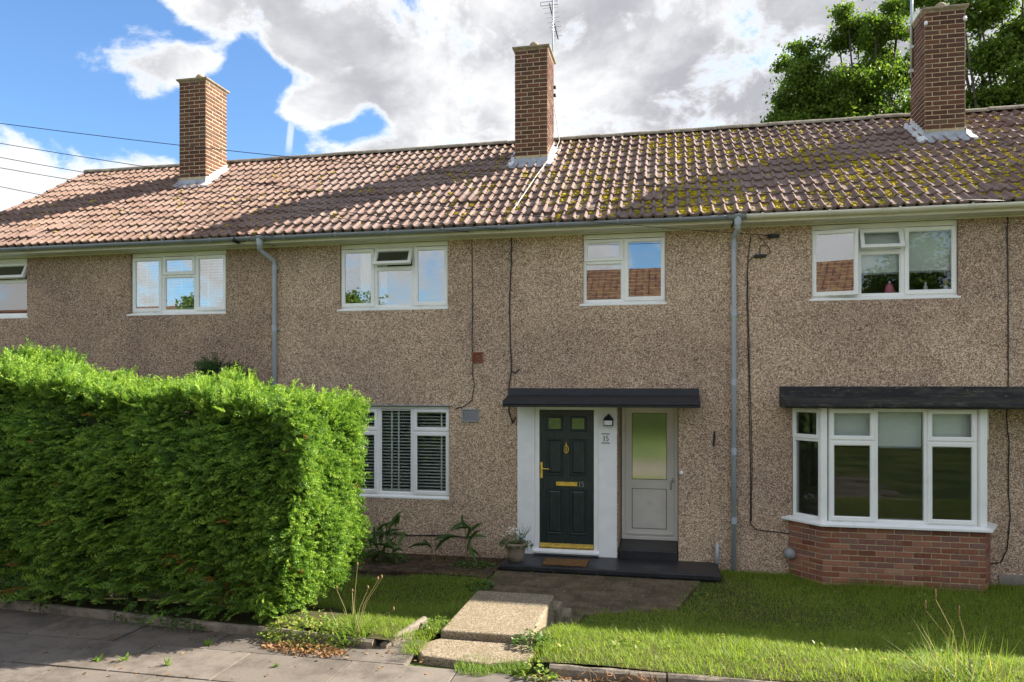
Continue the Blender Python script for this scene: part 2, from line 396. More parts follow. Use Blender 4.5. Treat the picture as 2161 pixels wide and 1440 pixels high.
def link(name, me, parent=None, loc=None, rot=None):
    o = bpy.data.objects.new(name, me); C.objects.link(o)
    if loc is not None: o.location = loc
    if rot is not None: o.rotation_euler = rot
    if parent is not None:
        o.parent = parent
        if parent.type == 'EMPTY' and parent.parent is None: o.matrix_parent_inverse = Matrix.Translation(-Vector(parent.location))
    return o
def add(name, mb, mat, parent=None, smooth=False, bevel=0, loc=None, rot=None, seg=2):
    o = link(name, mb.mesh(name, mat, smooth), parent, loc, rot)
    if bevel:
        b = o.modifiers.new('bevel', 'BEVEL'); b.width = bevel; b.segments = seg; b.limit_method = 'ANGLE'; b.angle_limit = R(40)
    return o
def thing(name, label, cat, loc=(0, 0, 0), group=None):
    o = bpy.data.objects.new(name, None); C.objects.link(o); o.location = loc; o.empty_display_size = .2
    return tag(o, label, cat, group)
def tag(o, label, cat, group=None):
    o['label'] = label; o['category'] = cat
    if group: o['group'] = group
    return o
def kind(o, k='structure'): o['kind'] = k; return o
def np_mesh(name, V, F, mat, var=None, smooth=False):
    V = np.asarray(V, dtype=np.float32); F = np.asarray(F, dtype=np.int32); k = F.shape[1]
    me = bpy.data.meshes.new(name); me.vertices.add(len(V)); me.vertices.foreach_set('co', V.ravel())
    me.loops.add(F.size); me.loops.foreach_set('vertex_index', F.ravel())
    me.polygons.add(len(F)); me.polygons.foreach_set('loop_start', np.arange(0, F.size, k, dtype=np.int32))
    if smooth: me.polygons.foreach_set('use_smooth', np.ones(len(F), dtype=bool))
    if var is not None:
        at = me.attributes.new('var', 'FLOAT', 'POINT'); at.data.foreach_set('value', np.asarray(var, dtype=np.float32))
    me.materials.append(MATS[mat]); me.update(calc_edges=True); return me
def batch(tv, tf, P, A, U, S, var):
    """copies of a template (x along A, y along side, z along U), one per point, as one array"""
    A = A / np.linalg.norm(A, axis=1, keepdims=True)
    U = U - A * np.sum(A * U, axis=1, keepdims=True); U /= np.linalg.norm(U, axis=1, keepdims=True) + 1e-9
    B = np.cross(U, A); n = len(P); m = len(tv)
    V = P[:, None, :] + S[:, None, None] * (tv[None, :, 0:1] * A[:, None, :] + tv[None, :, 1:2] * B[:, None, :] + tv[None, :, 2:3] * U[:, None, :])
    F = tf[None, :, :] + (np.arange(n) * m)[:, None, None]
    return V.reshape(-1, 3), F.reshape(-1, tf.shape[1]), np.repeat(var, m)
def sstep(a, b, x):
    t = np.clip((x - a) / (b - a), 0, 1); return t * t * (3 - 2 * t)

# ------------------------------------------------------------------ ground and garden
D = 11.0
PAVE, SLAB = .40, .49
PATH = [(-2.25, 7.75), (-1.0, 7.75), (-.95, 8.55), (-.35, 8.72), (.1, 8.95), (.22, 9.5), (.42, 10.3), (-2.4, 10.3)]
def in_poly(x, y, poly):
    ins = np.zeros(np.shape(x), dtype=bool); n = len(poly)
    for k in range(n):
        (x0, y0), (x1, y1) = poly[k], poly[(k + 1) % n]
        if y0 == y1: continue
        c = ((y0 > y) != (y1 > y)) & (x < (x1 - x0) * (y - y0) / (y1 - y0) + x0); ins ^= c
    return ins
def LH(x, y):
    x = np.asarray(x, dtype=float); y = np.asarray(y, dtype=float)
    t = sstep(6.0, 8.9, y); z = .47 * (1 - t) + .015 * t
    well = sstep(.25, 0, np.maximum(np.maximum(-2.2 - x, x + 1.05), np.maximum(7.75 - y, y - 8.9)))
    z = z * (1 - well) + .0 * well
    return z + .012 * np.sin(x * 3.1 + y * 1.7) + .010 * np.sin(x * 1.3 - y * 4.1)

def build_ground():
    xs = [-600, -60, -14, 8.5, 60, 600]; ys = [-600, -60, 5.85, 6.6, 9.0, 11.2, 60, 600]; zs = [.36, .36, .36, .25, -.12, -.12, -.12, -.12]
    V = [(x, y, z) for y, z in zip(ys, zs) for x in xs]; n = len(xs)
    F = [(j * n + i, j * n + i + 1, (j + 1) * n + i + 1, (j + 1) * n + i) for j in range(len(ys) - 1) for i in range(n - 1)]
    kind(link('ground', np_mesh('ground', V, F, 'ground_grass')))
    xs = np.arange(-13.5, 8.01, .12); ys = np.arange(5.83, 11.06, .12)
    X, Y = np.meshgrid(xs, ys); Z = LH(X, Y); n = len(xs)
    V = np.stack([X.ravel(), Y.ravel(), Z.ravel()], 1)
    i, j = np.meshgrid(np.arange(n - 1), np.arange(len(ys) - 1)); b = (j * n + i).ravel()
    F = np.stack([b, b + 1, b + n + 1, b + n], 1)
    xm, ym = V[b, 0] + .06, V[b, 1]
    F = F[~((xm < -2.36) & (ym < 6.06 + .072 * np.maximum(0, -2.4 - xm))) & ~((xm >= -2.36) & (xm < -.98) & (ym < 6.33))]
    kind(link('lawn', np_mesh('lawn', V, F, 'lawn_base', smooth=True)))
    m = MB().prism(PATH, -.15, .040); p = add('garden_path', m, 'path', bevel=.01); kind(p)
    # paving slabs of the footway
    pv = add('pavement', MB().box(-11, 4.5, 1.0, 5.74, .2, PAVE - .035).box(-11, -2.35, 5.741, 6.4, .2, PAVE - .035), 'soil'); kind(pv)
    me = {}
    row = -1; y1 = 6.335
    while y1 > 1.6:
        dpt = .60; x = -10.8 + (.46 if row % 2 else 0)
        while x < (4 if row >= 0 else -2.6):
            w = .915; key = 0
            if key not in me:
                mb = MB(); a, b_, h = w / 2 - .006, dpt / 2 - .006, .002
                i0 = 0
                mb.v = [(-a, -b_, -.05), (a, -b_, -.05), (a, b_, -.05), (-a, b_, -.05), (-a, -b_, -h), (a, -b_, -h), (a, b_, -h), (-a, b_, -h), (-a + h, -b_ + h, 0), (a - h, -b_ + h, 0), (a - h, b_ - h, 0), (-a + h, b_ - h, 0)]
                mb.f = [(0, 1, 5, 4), (1, 2, 6, 5), (2, 3, 7, 6), (3, 0, 4, 7), (4, 5, 9, 8), (5, 6, 10, 9), (6, 7, 11, 10), (7, 4, 8, 11), (8, 9, 10, 11)]
                me[key] = mb.mesh('paving_slab', 'paving')
            link('paving_slab', me[key], pv, (x + w / 2, y1 - dpt / 2, PAVE + rng.uniform(-.004, .003)), (rng.uniform(-.004, .004), rng.uniform(-.003, .003), rng.uniform(-.003, .003)))
            x += w
        y1 -= dpt; row += 1
    # edging kerb: runs left under the hedge, turns in beside the steps, and runs right along the lawn
    kb = add('kerb', MB().box(-11, 5, 5.845, 5.855, .1, .3), 'soil'); kind(kb)
    def stone(p0, p1, z0, z1, th=.07):
        p0, p1 = Vector(p0), Vector(p1); d = p1 - p0; L = d.length; nseg = 6; mb = MB(); i0 = 0
        prof = [(-th / 2, -.25), (-th / 2, -.018), (-th / 2 + .02, 0), (th / 2 - .02, 0), (th / 2, -.018), (th / 2, -.25)]
        for k in range(nseg + 1):
            x = (L - .012) * k / nseg
            for (a, z) in prof: mb.v.append((x, a + rng.uniform(-.003, .003), z + (rng.uniform(-.006, .004) if z > -.1 else 0)))
        n = len(prof)
        for k in range(nseg):
            for j in range(n - 1): mb.f.append((k * n + j, (k + 1) * n + j, (k + 1) * n + j + 1, k * n + j + 1))
        mb.f += [tuple(range(n)), tuple(range(nseg * n + n - 1, nseg * n - 1, -1))]
        pitch = math.atan2(z1 - z0, L)
        return add('kerb_stone', mb, 'kerb', kb, loc=(p0.x, p0.y, z0), rot=(rng.uniform(-.04, .04), -pitch, math.atan2(d.y, d.x)))
    x = -8.9
    while x < -2.6:
        y = 6.06 + .09 * (-2.4 - x) * .8; xe = min(x + .915, -2.42); ye = 6.06 + .09 * (-2.4 - xe) * .8
        stone((x, y), (xe, ye), .48 + rng.uniform(-.012, .012), .48 + rng.uniform(-.012, .012)); x += .915
    stone((-2.42, 6.06), (-2.22, 6.62), .45, .53)
    x = -.92
    while x < 4.0:
        stone((x, 5.81), (x + .915, 5.80), .475 + rng.uniform(-.01, .01), .475 + rng.uniform(-.01, .01)); x += .915
    # concrete steps down from the pavement
    st = thing('garden_steps', 'pale aggregate concrete slab and steps leading down from the pavement to the path', 'steps', (-1.6, 7.0, 0))
    add('top_slab', MB().box(-2.0, -1.17, 6.36, 7.68, .08, SLAB), 'aggregate', st, bevel=.022, seg=3)
    add('step', MB().box(-1.99, -1.12, 7.66, 7.97, -.05, .345), 'aggregate', st, bevel=.02)
    add('step', MB().box(-1.97, -1.05, 7.95, 8.26, -.05, .19), 'aggregate', st, bevel=.02)
    add('entry_slab', MB().prism([(-2.02, 5.90), (-1.45, 5.83), (-1.14, 5.98), (-1.10, 6.20), (-1.20, 6.335), (-2.0, 6.335), (-2.16, 6.12)], .3, .428), 'aggregate', st, bevel=.02)
build_ground()

# ------------------------------------------------------------------ the terrace
EY, EZ = 10.58, 5.02            # tile edge at the eaves
TS = .65; SL = math.hypot(1, TS); PITCH = math.atan(TS)
GA, NR, TW = .331, 13, .322
RY, RZ = EY + NR * GA / SL, EZ + NR * GA * TS / SL
XL, XM, XR, XE = -6.21 - 20 * TW, -6.21, -6.21 + 22 * TW, -6.21 + 44 * TW
SOFF = 4.93; BACK = 2 * RY - 10.95
def roof_z(y): return EZ + (y - EY) * TS

def tile_mesh():
    mb = MB(); per = TW / 2; L = GA + .05; t = .034; prof = []
    for r_ in range(2):
        x0 = r_ * per
        for (f, h) in ((0, .0), (.07, .004), (.17, .028), (.27, .037), (.37, .028), (.47, .004), (.72, .001)): prof.append((x0 + f * per, h))
    prof.append((TW, 0)); n = len(prof)
    for (s, lift) in ((-.005, t), (L, 0.002)):
        for (x, h) in prof: mb.v.append((x, s, h + lift))
    for (x, h) in prof: mb.v.append((x, -.002, h - .004))
    for k in range(n - 1):
        mb.f.append((k, k + 1, n + k + 1, n + k)); mb.f.append((2 * n + k, 2 * n + k + 1, k + 1, k))
    mb.f.append((0, n, 2 * n)); mb.f.append((n - 1, 3 * n - 1, 2 * n - 1))
    return mb
TILES = {k: tile_mesh().mesh('tile', k) for k in ('roof_tile', 'roof_tile_left')}
_ico = None
def ico():
    global _ico
    if _ico is None:
        import bmesh
        bm = bmesh.new(); bmesh.ops.create_icosphere(bm, subdivisions=1, radius=1)
        _ico = (np.array([v.co[:] for v in bm.verts]), np.array([[v.index for v in f.verts] for f in bm.faces])); bm.free()
    return _ico
def roof(house, x0, ncol, moss_fn, cut, tmat='roof_tile'):
    x1 = x0 + ncol * TW
    m = MB()
    m.quad((x0, EY + .03, EZ - .03), (x1, EY + .03, EZ - .03), (x1, RY, RZ - .03), (x0, RY, RZ - .03))
    m.quad((x0, RY, RZ + .02), (x1, RY, RZ + .02), (x1, 2 * RY - EY, EZ - .02), (x0, 2 * RY - EY, EZ - .02))
    rf = add('roof', m, tmat, house)
    for i in range(NR):
        s = i * GA
        for c in range(ncol):
            tx = x0 + c * TW; yy, zz = EY + s / SL, EZ + s * TS / SL
            if any(a - .02 < tx and tx + TW < b + .02 and yy > y0 - .02 and yy + GA / SL < y1 + .02 for (a, b, y0, y1) in cut): continue
            link('tile', TILES[tmat], rf, (tx + rng.uniform(-.005, .005), yy + rng.uniform(-.010, .006) - (.03 if rng.random() < .02 else 0), zz + rng.uniform(-.003, .006)), (PITCH + rng.uniform(-.011, .011), rng.uniform(-.009, .009), rng.uniform(-.013, .013)))
    x = x0; L = .45
    me = None
    while x < x1 - .05:
        w = min(L, x1 - x)
        if me is None or w < L - .01:
            mb = MB(); pts = [(.12 * math.cos(a), .09 * math.sin(a)) for a in np.linspace(math.pi, 0, 9)]
            mb.v = [(xx, y, z - .02) for xx in (0, w - .006) for y, z in pts] ; n = 9
            mb.f = [(k, k + 1, n + k + 1, n + k) for k in range(n - 1)] + [tuple(range(n - 1, -1, -1)), tuple(range(n, 2 * n))]
            m_ = mb.mesh('ridge_tile', 'ridge')
            if w >= L - .01: me = m_
            use = m_
        else: use = me
        link('ridge_tile', use, rf, (x, RY, RZ + .015 + rng.uniform(-.006, .006)), (0, rng.uniform(-.01, .01), rng.uniform(-.012, .012))); x += w
    # moss cushions lying in the pans and under the tile edges
    P = []; S = []
    seeds = []
    for _ in range(10500):
        xx = nrng.uniform(x0, x1); s = nrng.uniform(.02, NR * GA - .02)
        if nrng.random() > moss_fn(xx, s / (NR * GA)): continue
        seeds += [(xx + nrng.normal() * .022, s + nrng.normal() * .05) for _ in range(int(nrng.integers(2, 8)))]
    for (xx, s) in seeds:
        if not (x0 < xx < x1 and .01 < s < NR * GA - .02): continue
        ph = ((xx - x0) / (TW / 2)) % 1
        if .10 < ph < .44: continue
        k = .55 + .9 * nrng.random() ** 2
        yy = EY + s / SL
        if any(a < xx < b and y0 < yy < y1 for (a, b, y0, y1) in cut): continue
        fr = (s % GA) / GA
        P.append((xx, yy, EZ + s * TS / SL + .012 + .022 * (1 - fr))); S.append(k * .031)
    if P:
        tv, tf = ico(); P = np.array(P); n = len(P)
        A = nrng.normal(size=(n, 3)) * (1, 1, .1); U = np.tile([0, -TS * .6, 1.0], (n, 1))
        jit = tv * (1.25, 1, .55) 
        V, F, var = batch(jit, tf, P, A, U, np.array(S), np.zeros(n))
        V = V + nrng.normal(size=V.shape) * .003
        kind(link('moss', np_mesh('moss', V, F, 'moss', smooth=True), rf), 'stuff')
    return rf

def wall_mesh(mb, x0, x1, z0, z1, holes, y0=D, y1=D + .28):
    xs = sorted({x0, x1} | {v for h in holes for v in h[:2] if x0 < v < x1}); zs = sorted({z0, z1} | {v for h in holes for v in h[2:] if z0 < v < z1})
    def hole(x, z): return any(a < x < b and c < z < d for a, b, c, d in holes)
    for i in range(len(xs) - 1):
        for j in range(len(zs) - 1):
            a, b, c, d = xs[i], xs[i + 1], zs[j], zs[j + 1]
            if hole((a + b) / 2, (c + d) / 2): continue
            mb.quad((a, y0, c), (b, y0, c), (b, y0, d), (a, y0, d)); mb.quad((b, y1, c), (a, y1, c), (a, y1, d), (b, y1, d))
    for a, b, c, d in holes:
        mb.quad((a, y0, c), (a, y0, d), (a, y1, d), (a, y1, c)); mb.quad((b, y0, d), (b, y0, c), (b, y1, c), (b, y1, d))
        mb.quad((a, y0, d), (b, y0, d), (b, y1, d), (a, y1, d)); mb.quad((b, y0, c), (a, y0, c), (a, y1, c), (b, y1, c))

def window(house, cols, z0, z1, glass='glass', y=D + .055, sill=(.05, .0), head=.07, mat='upvc', transform=None, sill_on=True, drip=.05, name='window', first=None):
    """cols: list of (x0, x1, [(kind, za, zb, open_degrees)]) with za, zb as fractions from the bottom; local y=0 is the frame's face"""
    x0, x1 = cols[0][0], cols[-1][1]; zb = z0 + (.045 if sill_on else 0)
    loc = (0, y, 0) if transform is None else transform[0]; rot = (0, 0, 0) if transform is None else (0, 0, transform[1])
    fr = MB().ring(x0, x1, zb, z1, .045, 0, .07)
    if head: fr.box(x0 + .005, x1 - .005, -.006, .06, z1 - head, z1 - .002)
    for (a, b, lights) in cols:
        if b < x1 - .01: fr.box(b - .03, b + .03, .001, .069, zb + .04, z1 - .04)
        for (k, f0, f1, op) in lights:
            if f1 < .99:
                zt = zb + (z1 - head - zb) * f1; fr.box(a + .02, b - .02, .002, .068, zt - .026, zt + .026)
    wn = add(name, fr, mat, house, loc=loc, rot=rot)
    if sill_on:
        s = MB().xprism([(.07, z0 - .005), (-drip - .01, z0 - .005), (-drip - .01, z0 + .022), (-.01, z0 + .044), (.07, z0 + .044)], x0 - sill[0], x1 + sill[1])
        add('sill', s, mat, wn, bevel=.004)
    glass0 = glass
    for (a, b, lights) in cols:
        glass = first if (first and a == x0) else glass0
        for (k, f0, f1, op) in lights:
            za = zb + (z1 - head - zb) * f0; zc = zb + (z1 - head - zb) * f1
            ax, bx = a + .012, b - .012; za += .012 if f0 > 0 else .02; zc -= .012
            if k == 'fixed':
                g = MB().ring(ax + .018, bx - .018, za + .012, zc - .012, .016, .012, .04, .008); add('bead', g, mat, wn)
                pn = MB().box(ax + .02, bx - .02, .028, .034, za + .02, zc - .02); add('pane', pn, glass, wn); continue
            w, h = bx - ax, zc - za; sm = MB(); pm = MB()
            if k == 'fan':       # top hung
                sm.ring(0, w, -h, 0, .055, -.022, .028); pm.box(.05, w - .05, .0, .006, -h + .05, -.05); l2, r2 = (ax, 0, zc), (R(-op), 0, 0)
            else:                # side hung on its left edge
                sm.ring(0, w, 0, h, .058, -.022, .028); pm.box(.05, w - .05, .0, .006, .05, h - .05); l2, r2 = (ax, 0, za), (0, 0, R(-op))
            add('sash', sm, mat, wn, loc=l2, rot=r2); add('pane', pm, glass, wn, loc=l2, rot=r2)
            if k == 'fan':
                add('trickle_vent', MB().box(w * .14, w * .84, -.036, -.02, -.04, -.022), mat, wn, loc=l2, rot=r2)
    return wn
W3 = [('fixed', 0, .66, 0), ]
def fan_col(a, b, op, t=.655): return (a, b, [('fixed', 0, t, 0), ('fan', t, 1, op)])
def fan_case(a, b, op, t=.7): return (a, b, [('casement', 0, t, 0), ('fan', t, 1, op)])
def case(a, b, op=0): return (a, b, [('casement', 0, 1, op)])

SILL, HEAD = 3.855, 4.915
wx = lambda px: WX(px, D)
holes = {'l': [], 'm': [], 'r': []}
H_L = thing('terraced_house', 'brown pebbledash end terrace house behind the hedge with the leftmost chimney', 'house', ((XL + XM) / 2, D, 0), 'houses of the terrace')
H_M = thing('terraced_house', 'middle pebbledash terrace house with dark green front door numbered 15', 'house', ((XM + XR) / 2, D, 0), 'houses of the terrace')
H_R = thing('terraced_house', 'right-hand pebbledash terrace house with brick based bay window and cream gutter', 'house', ((XR + XE) / 2, D, 0), 'houses of the terrace')

def house_shell(h, x0, x1, holes, mat, key):
    m = MB(); wall_mesh(m, x0, x1, -.1, SOFF + .05, holes); add('wall', m, mat, h)
    m = MB()
    m.box(x0 + .004, x1 - .004, BACK, BACK + .25, -.1, SOFF)
    m.box(x0 + .004, x0 + .10, D + .285, BACK - .004, -.1, SOFF); m.box(x1 - .10, x1 - .004, D + .285, BACK - .004, -.1, SOFF)
    if key == 'l':
        m.v += [(x0 + .012, EY + .12, SOFF + .001), (x0 + .012, 2 * RY - EY - .12, SOFF + .001), (x0 + .012, RY, RZ - .06)]; n = len(m.v); m.f.append((n - 1, n - 2, n - 3))
    add('side_wall', m, mat, h)
    m = MB(); m.box(x0 + .11, x1 - .11, D + .29, BACK - .01, -.05, .12); m.box(x0 + .11, x1 - .11, D + .29, BACK - .01, 2.55, 2.75); m.box(x0 + .02, x1 - .02, D + .01, BACK, SOFF - .02, SOFF + .03)
    add('floor_slab', m, 'interior_dark', h)
    m = MB(); m.box(x0 + .11, x1 - .11, 14.3, 14.4, .125, 2.545); m.box(x0 + .11, x1 - .11, 14.0, 14.1, 2.755, SOFF - .025)
    add('inner_wall', m, 'interior_wall', h)
def opening(px0, px1): return wx(px0), wx(px1)
# window columns
W1 = [wx(-112), wx(-30), wx(57)]
W2 = [wx(275), wx(339), wx(409), wx(477)]
W3x = [wx(717), wx(789), wx(871), wx(945)]
W4 = [wx(1230), wx(1316), wx(1405)]
W5 = [wx(1713), wx(1813), wx(1909), wx(2023)]
W6 = [wx(712), wx(796), wx(869), wx(948)]
Z6 = (.905, 2.35)
upz = (SILL, SOFF - .012)
DX0, DX1 = wx(1092), wx(1302); RX0, RX1 = wx(1303.5), wx(1432)
BAYX = (1.65, 4.2)
hl = [(W1[0], W1[-1]) + upz, (W2[0], W2[-1]) + upz]
hm = [(W3x[0], W3x[-1]) + upz, (W4[0], W4[-1]) + upz, (W6[0], W6[-1]) + Z6, (DX0, DX1, .02, 2.42), (RX0, RX1, .02, 2.42)]
hr = [(W5[0], W5[-1]) + upz, (BAYX[0] + .05, BAYX[1] - .05, .82, 2.38)]
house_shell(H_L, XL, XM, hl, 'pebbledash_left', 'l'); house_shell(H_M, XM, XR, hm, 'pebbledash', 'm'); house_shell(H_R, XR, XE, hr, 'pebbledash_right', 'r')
window(H_L, [case(W1[0], W1[1]), fan_col(W1[1], W1[2], 24)], SILL, HEAD, sill=(.05, .02))
window(H_L, [case(W2[0], W2[1]), fan_col(W2[1], W2[2], 0), case(W2[2], W2[3], 2.5)], SILL, HEAD, sill=(.07, -.005))
window(H_M, [case(W3x[0], W3x[1]), fan_col(W3x[1], W3x[2], 27), case(W3x[2], W3x[3])], SILL, HEAD, sill=(.05, 0))
window(H_M, [fan_col(W4[0], W4[1], 0, .64), case(W4[1], W4[2])], SILL, HEAD, sill=(.05, .015))
window(H_R, [case(W5[0], W5[1], 9), fan_col(W5[1], W5[2], 22), case(W5[2], W5[3])], SILL, HEAD, sill=(.03, .03), glass='glass_mid', first='glass')
window(H_M, [fan_case(W6[0], W6[1], 0, .735), (W6[1], W6[2], [('fixed', 0, 1, 0)]), fan_case(W6[2], W6[3], 0, .735)], Z6[0], Z6[1] - .01, glass='glass_low', sill=(.05, 0), head=.03)
add('lintel_drip', MB().box(W6[0] - .1, W6[3] + .06, D - .035, D + .02, 2.352, 2.366), 'lead', H_M)

# gutters, fascias, soffits
def eaves(h, x0, x1, gmat, smat, gx1=None):
    gx1 = x1 if gx1 is None else gx1
    add('fascia', MB().box(x0, x1 - .003, 10.665, 10.685, SOFF - .012, 5.045), 'cream_plastic', h, bevel=.003)
    mb = MB(); n = 9; r0, r1 = .058, .050; gc = (10.605, 5.008)
    an = np.linspace(math.pi, 2 * math.pi, n)
    prof = [(gc[0] + r0 * math.cos(a), gc[1] + r0 * math.sin(a)) for a in an] + [(gc[0] + r1 * math.cos(a), gc[1] + r1 * math.sin(a)) for a in an[::-1]]
    m = len(prof); nx = 14
    for k in range(nx + 1):
        x = x0 + (gx1 - x0) * k / nx; dz = rng.uniform(-.004, .004)
        for y, z in prof: mb.v.append((x, y, z + dz))
    for k in range(nx):
        for j in range(m): j2 = (j + 1) % m; mb.f.append((k * m + j, k * m + j2, (k + 1) * m + j2, (k + 1) * m + j))
    mb.f += [tuple(range(m - 1, -1, -1)), tuple(range(nx * m, (nx + 1) * m))]
    gt = add('gutter', mb, gmat, h, smooth=True)
    x = x0 + .35
    bm_ = MB(); pr = [(10.605 + .064 * math.cos(a), 5.008 + .064 * math.sin(a)) for a in np.linspace(math.pi * .93, 2 * math.pi, 10)]
    pr2 = [(10.605 + .0585 * math.cos(a), 5.008 + .0585 * math.sin(a)) for a in np.linspace(math.pi * .93, 2 * math.pi, 10)]
    for xx in (-.014, .014):
        for y, z in pr + pr2[::-1]: bm_.v.append((xx, y, z))
    m = 20
    for j in range(m): j2 = (j + 1) % m; bm_.f.append((j, m + j, m + j2, j2))
    bm_.f += [tuple(range(m)), tuple(range(2 * m - 1, m - 1, -1))]
    bm_.box(-.014, .014, 10.645, 10.664, 4.965, 5.03)
    bme = bm_.mesh('bracket', gmat if gmat != 'grey_plastic' else 'paint_grey')
    while x < gx1 - .1: link('bracket', bme, gt, (x, 0, 0)); x += .86
    # joint unions
    for xu in np.arange(x0 + 1.9, gx1 - .5, 3.2):
        u = MB()
        for y, z in [(10.605 + .0625 * math.cos(a), 5.008 + .0625 * math.sin(a)) for a in np.linspace(math.pi, 2 * math.pi, 10)]: u.v += [(xu - .06, y, z), (xu + .06, y, z)]
        u.f = [(2 * k, 2 * k + 1, 2 * k + 3, 2 * k + 2) for k in range(9)]; add('union', u, gmat, gt, smooth=True)
    sf = add('soffit', MB().box(x0, x1 - .003, 10.69, D + .02, SOFF + .012, SOFF + .03), 'soffit_white', h)
    x = x0; pm = MB().box(.003, .101, 10.688, D - .002, SOFF - .002, SOFF + .009).mesh('soffit_plank', 'soffit_white')
    while x < x1 - .105: link('soffit_plank', pm, sf, (x, 0, rng.uniform(-.0015, .0015))); x += .104
    add('soffit_trim', MB().box(x0, x1 - .003, D - .022, D - .003, SOFF - .02, SOFF - .004), smat, h)
eaves(H_L, XL, XM, 'grey_plastic', 'cream_plastic'); eaves(H_M, XM, XR, 'grey_plastic', 'cream_plastic', XR + .02); eaves(H_R, XR + .025, XE, 'cream_plastic', 'cream_plastic')

# chimneys
CHY = 13.02; CHW, CHD, CHT = .585, .70, 8.66
CHX = [WX(406.5, CHY), WX(1121, CHY), WX(1994, CHY)]
cuts = [(x - CHW / 2 - .02, x + CHW / 2 + .02, CHY, CHY + CHD) for x in CHX]
def moss_at(xx, f):
    d = .012
    g = 1 / (1 + math.exp(-(xx + 1.6) / .55))
    wob = .5 + .5 * math.sin(xx * 2.1 + f * 5) * math.sin(xx * .9 - f * 3.3 + 1)
    d += .36 * g * wob ** 1.3 * (.6 + .8 * (1 - f))
    if xx > 2.3 and f > .55: d *= .35
    if xx < -6: d = .008 + .02 * (1 - f)
    # two thin lines of moss below the middle chimney
    for xm in (-3.03, -2.3):
        if abs(xx - xm) < .08: d += .16 * (1 - f)
    return d
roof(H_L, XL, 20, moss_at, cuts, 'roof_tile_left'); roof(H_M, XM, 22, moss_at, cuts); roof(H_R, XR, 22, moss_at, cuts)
# verge at the gable end
vm = MB(); s = 0
for i in range(NR):
    y, z = EY + i * GA / SL, EZ + i * GA * TS / SL
    y2, z2 = y + GA / SL + .03, z + (GA / SL + .03) * TS
    vm.v += [(XL - .07, y, z + .028), (XL + .10, y, z + .055), (XL + .10, y2, z2 + .04), (XL - .07, y2, z2 + .01), (XL - .07, y, z - .06), (XL - .07, y2, z2 - .06), (XL + .10, y, z - .02)]
    n = len(vm.v) - 7; vm.f += [(n, n + 1, n + 2, n + 3), (n + 4, n, n + 3, n + 5), (n + 4, n + 6, n + 1, n)]
add('verge', vm, 'roof_tile_left', H_L)

def brick_mesh(L, h, dp, mat):
    c = .004; mb = MB(); x, y, z = L / 2, dp / 2, h / 2
    mb.v = [(-x, -y + c, -z), (x, -y + c, -z), (x, -y + c, z), (-x, -y + c, z), (-x + c, -y, -z + c), (x - c, -y, -z + c), (x - c, -y, z - c), (-x + c, -y, z - c), (-x, y, -z), (x, y, -z), (x, y, z), (-x, y, z)]
    mb.f = [(4, 5, 6, 7), (0, 1, 5, 4), (1, 2, 6, 5), (2, 3, 7, 6), (3, 0, 4, 7), (1, 9, 10, 2), (0, 3, 11, 8), (3, 2, 10, 11), (0, 8, 9, 1)]
    return mb.mesh('brick', mat)
_bm = {}
def bricks_along(parent, p0, p1, z0, ncourse, mat, start=0, course=.0755, first_z=None, zmin=None):
    """courses of bricks on the line p0->p1 (outside on the right-hand side), stretcher bond"""
    p0, p1 = Vector(p0), Vector(p1); d = (p1 - p0); L = d.length; d.normalize(); nrm = Vector((d.y, -d.x)); ang = math.atan2(d.y, d.x)
    FULL, J = .223, .014
    for i in range(ncourse):
        z = z0 + i * course + course / 2
        x = 0.0; k = 0
        while x < L - .02:
            w = FULL if not (k == 0 and (i + start) % 2) else FULL / 2
            w = min(w, L - x - (0 if L - x - w > .05 else 0)); w2 = max(.04, w - J)
            if L - x - w < .05: w2 = L - x - J * .5; w = L - x
            if zmin is None or z - course / 2 > zmin(p0 + d * (x + w / 2)):
                key = (round(w2, 3), mat)
                if key not in _bm: _bm[key] = brick_mesh(w2, course - J, .05, mat)
                c = p0 + d * (x + J * .25 + w2 / 2) - nrm * (.025 - .006) + nrm * rng.uniform(-.002, .003)
                link('brick', _bm[key], parent, (c.x, c.y, z + rng.uniform(-.001, .001)), (rng.uniform(-.006, .006), rng.uniform(-.006, .006), ang + rng.uniform(-.008, .008)))
            x += w; k += 1

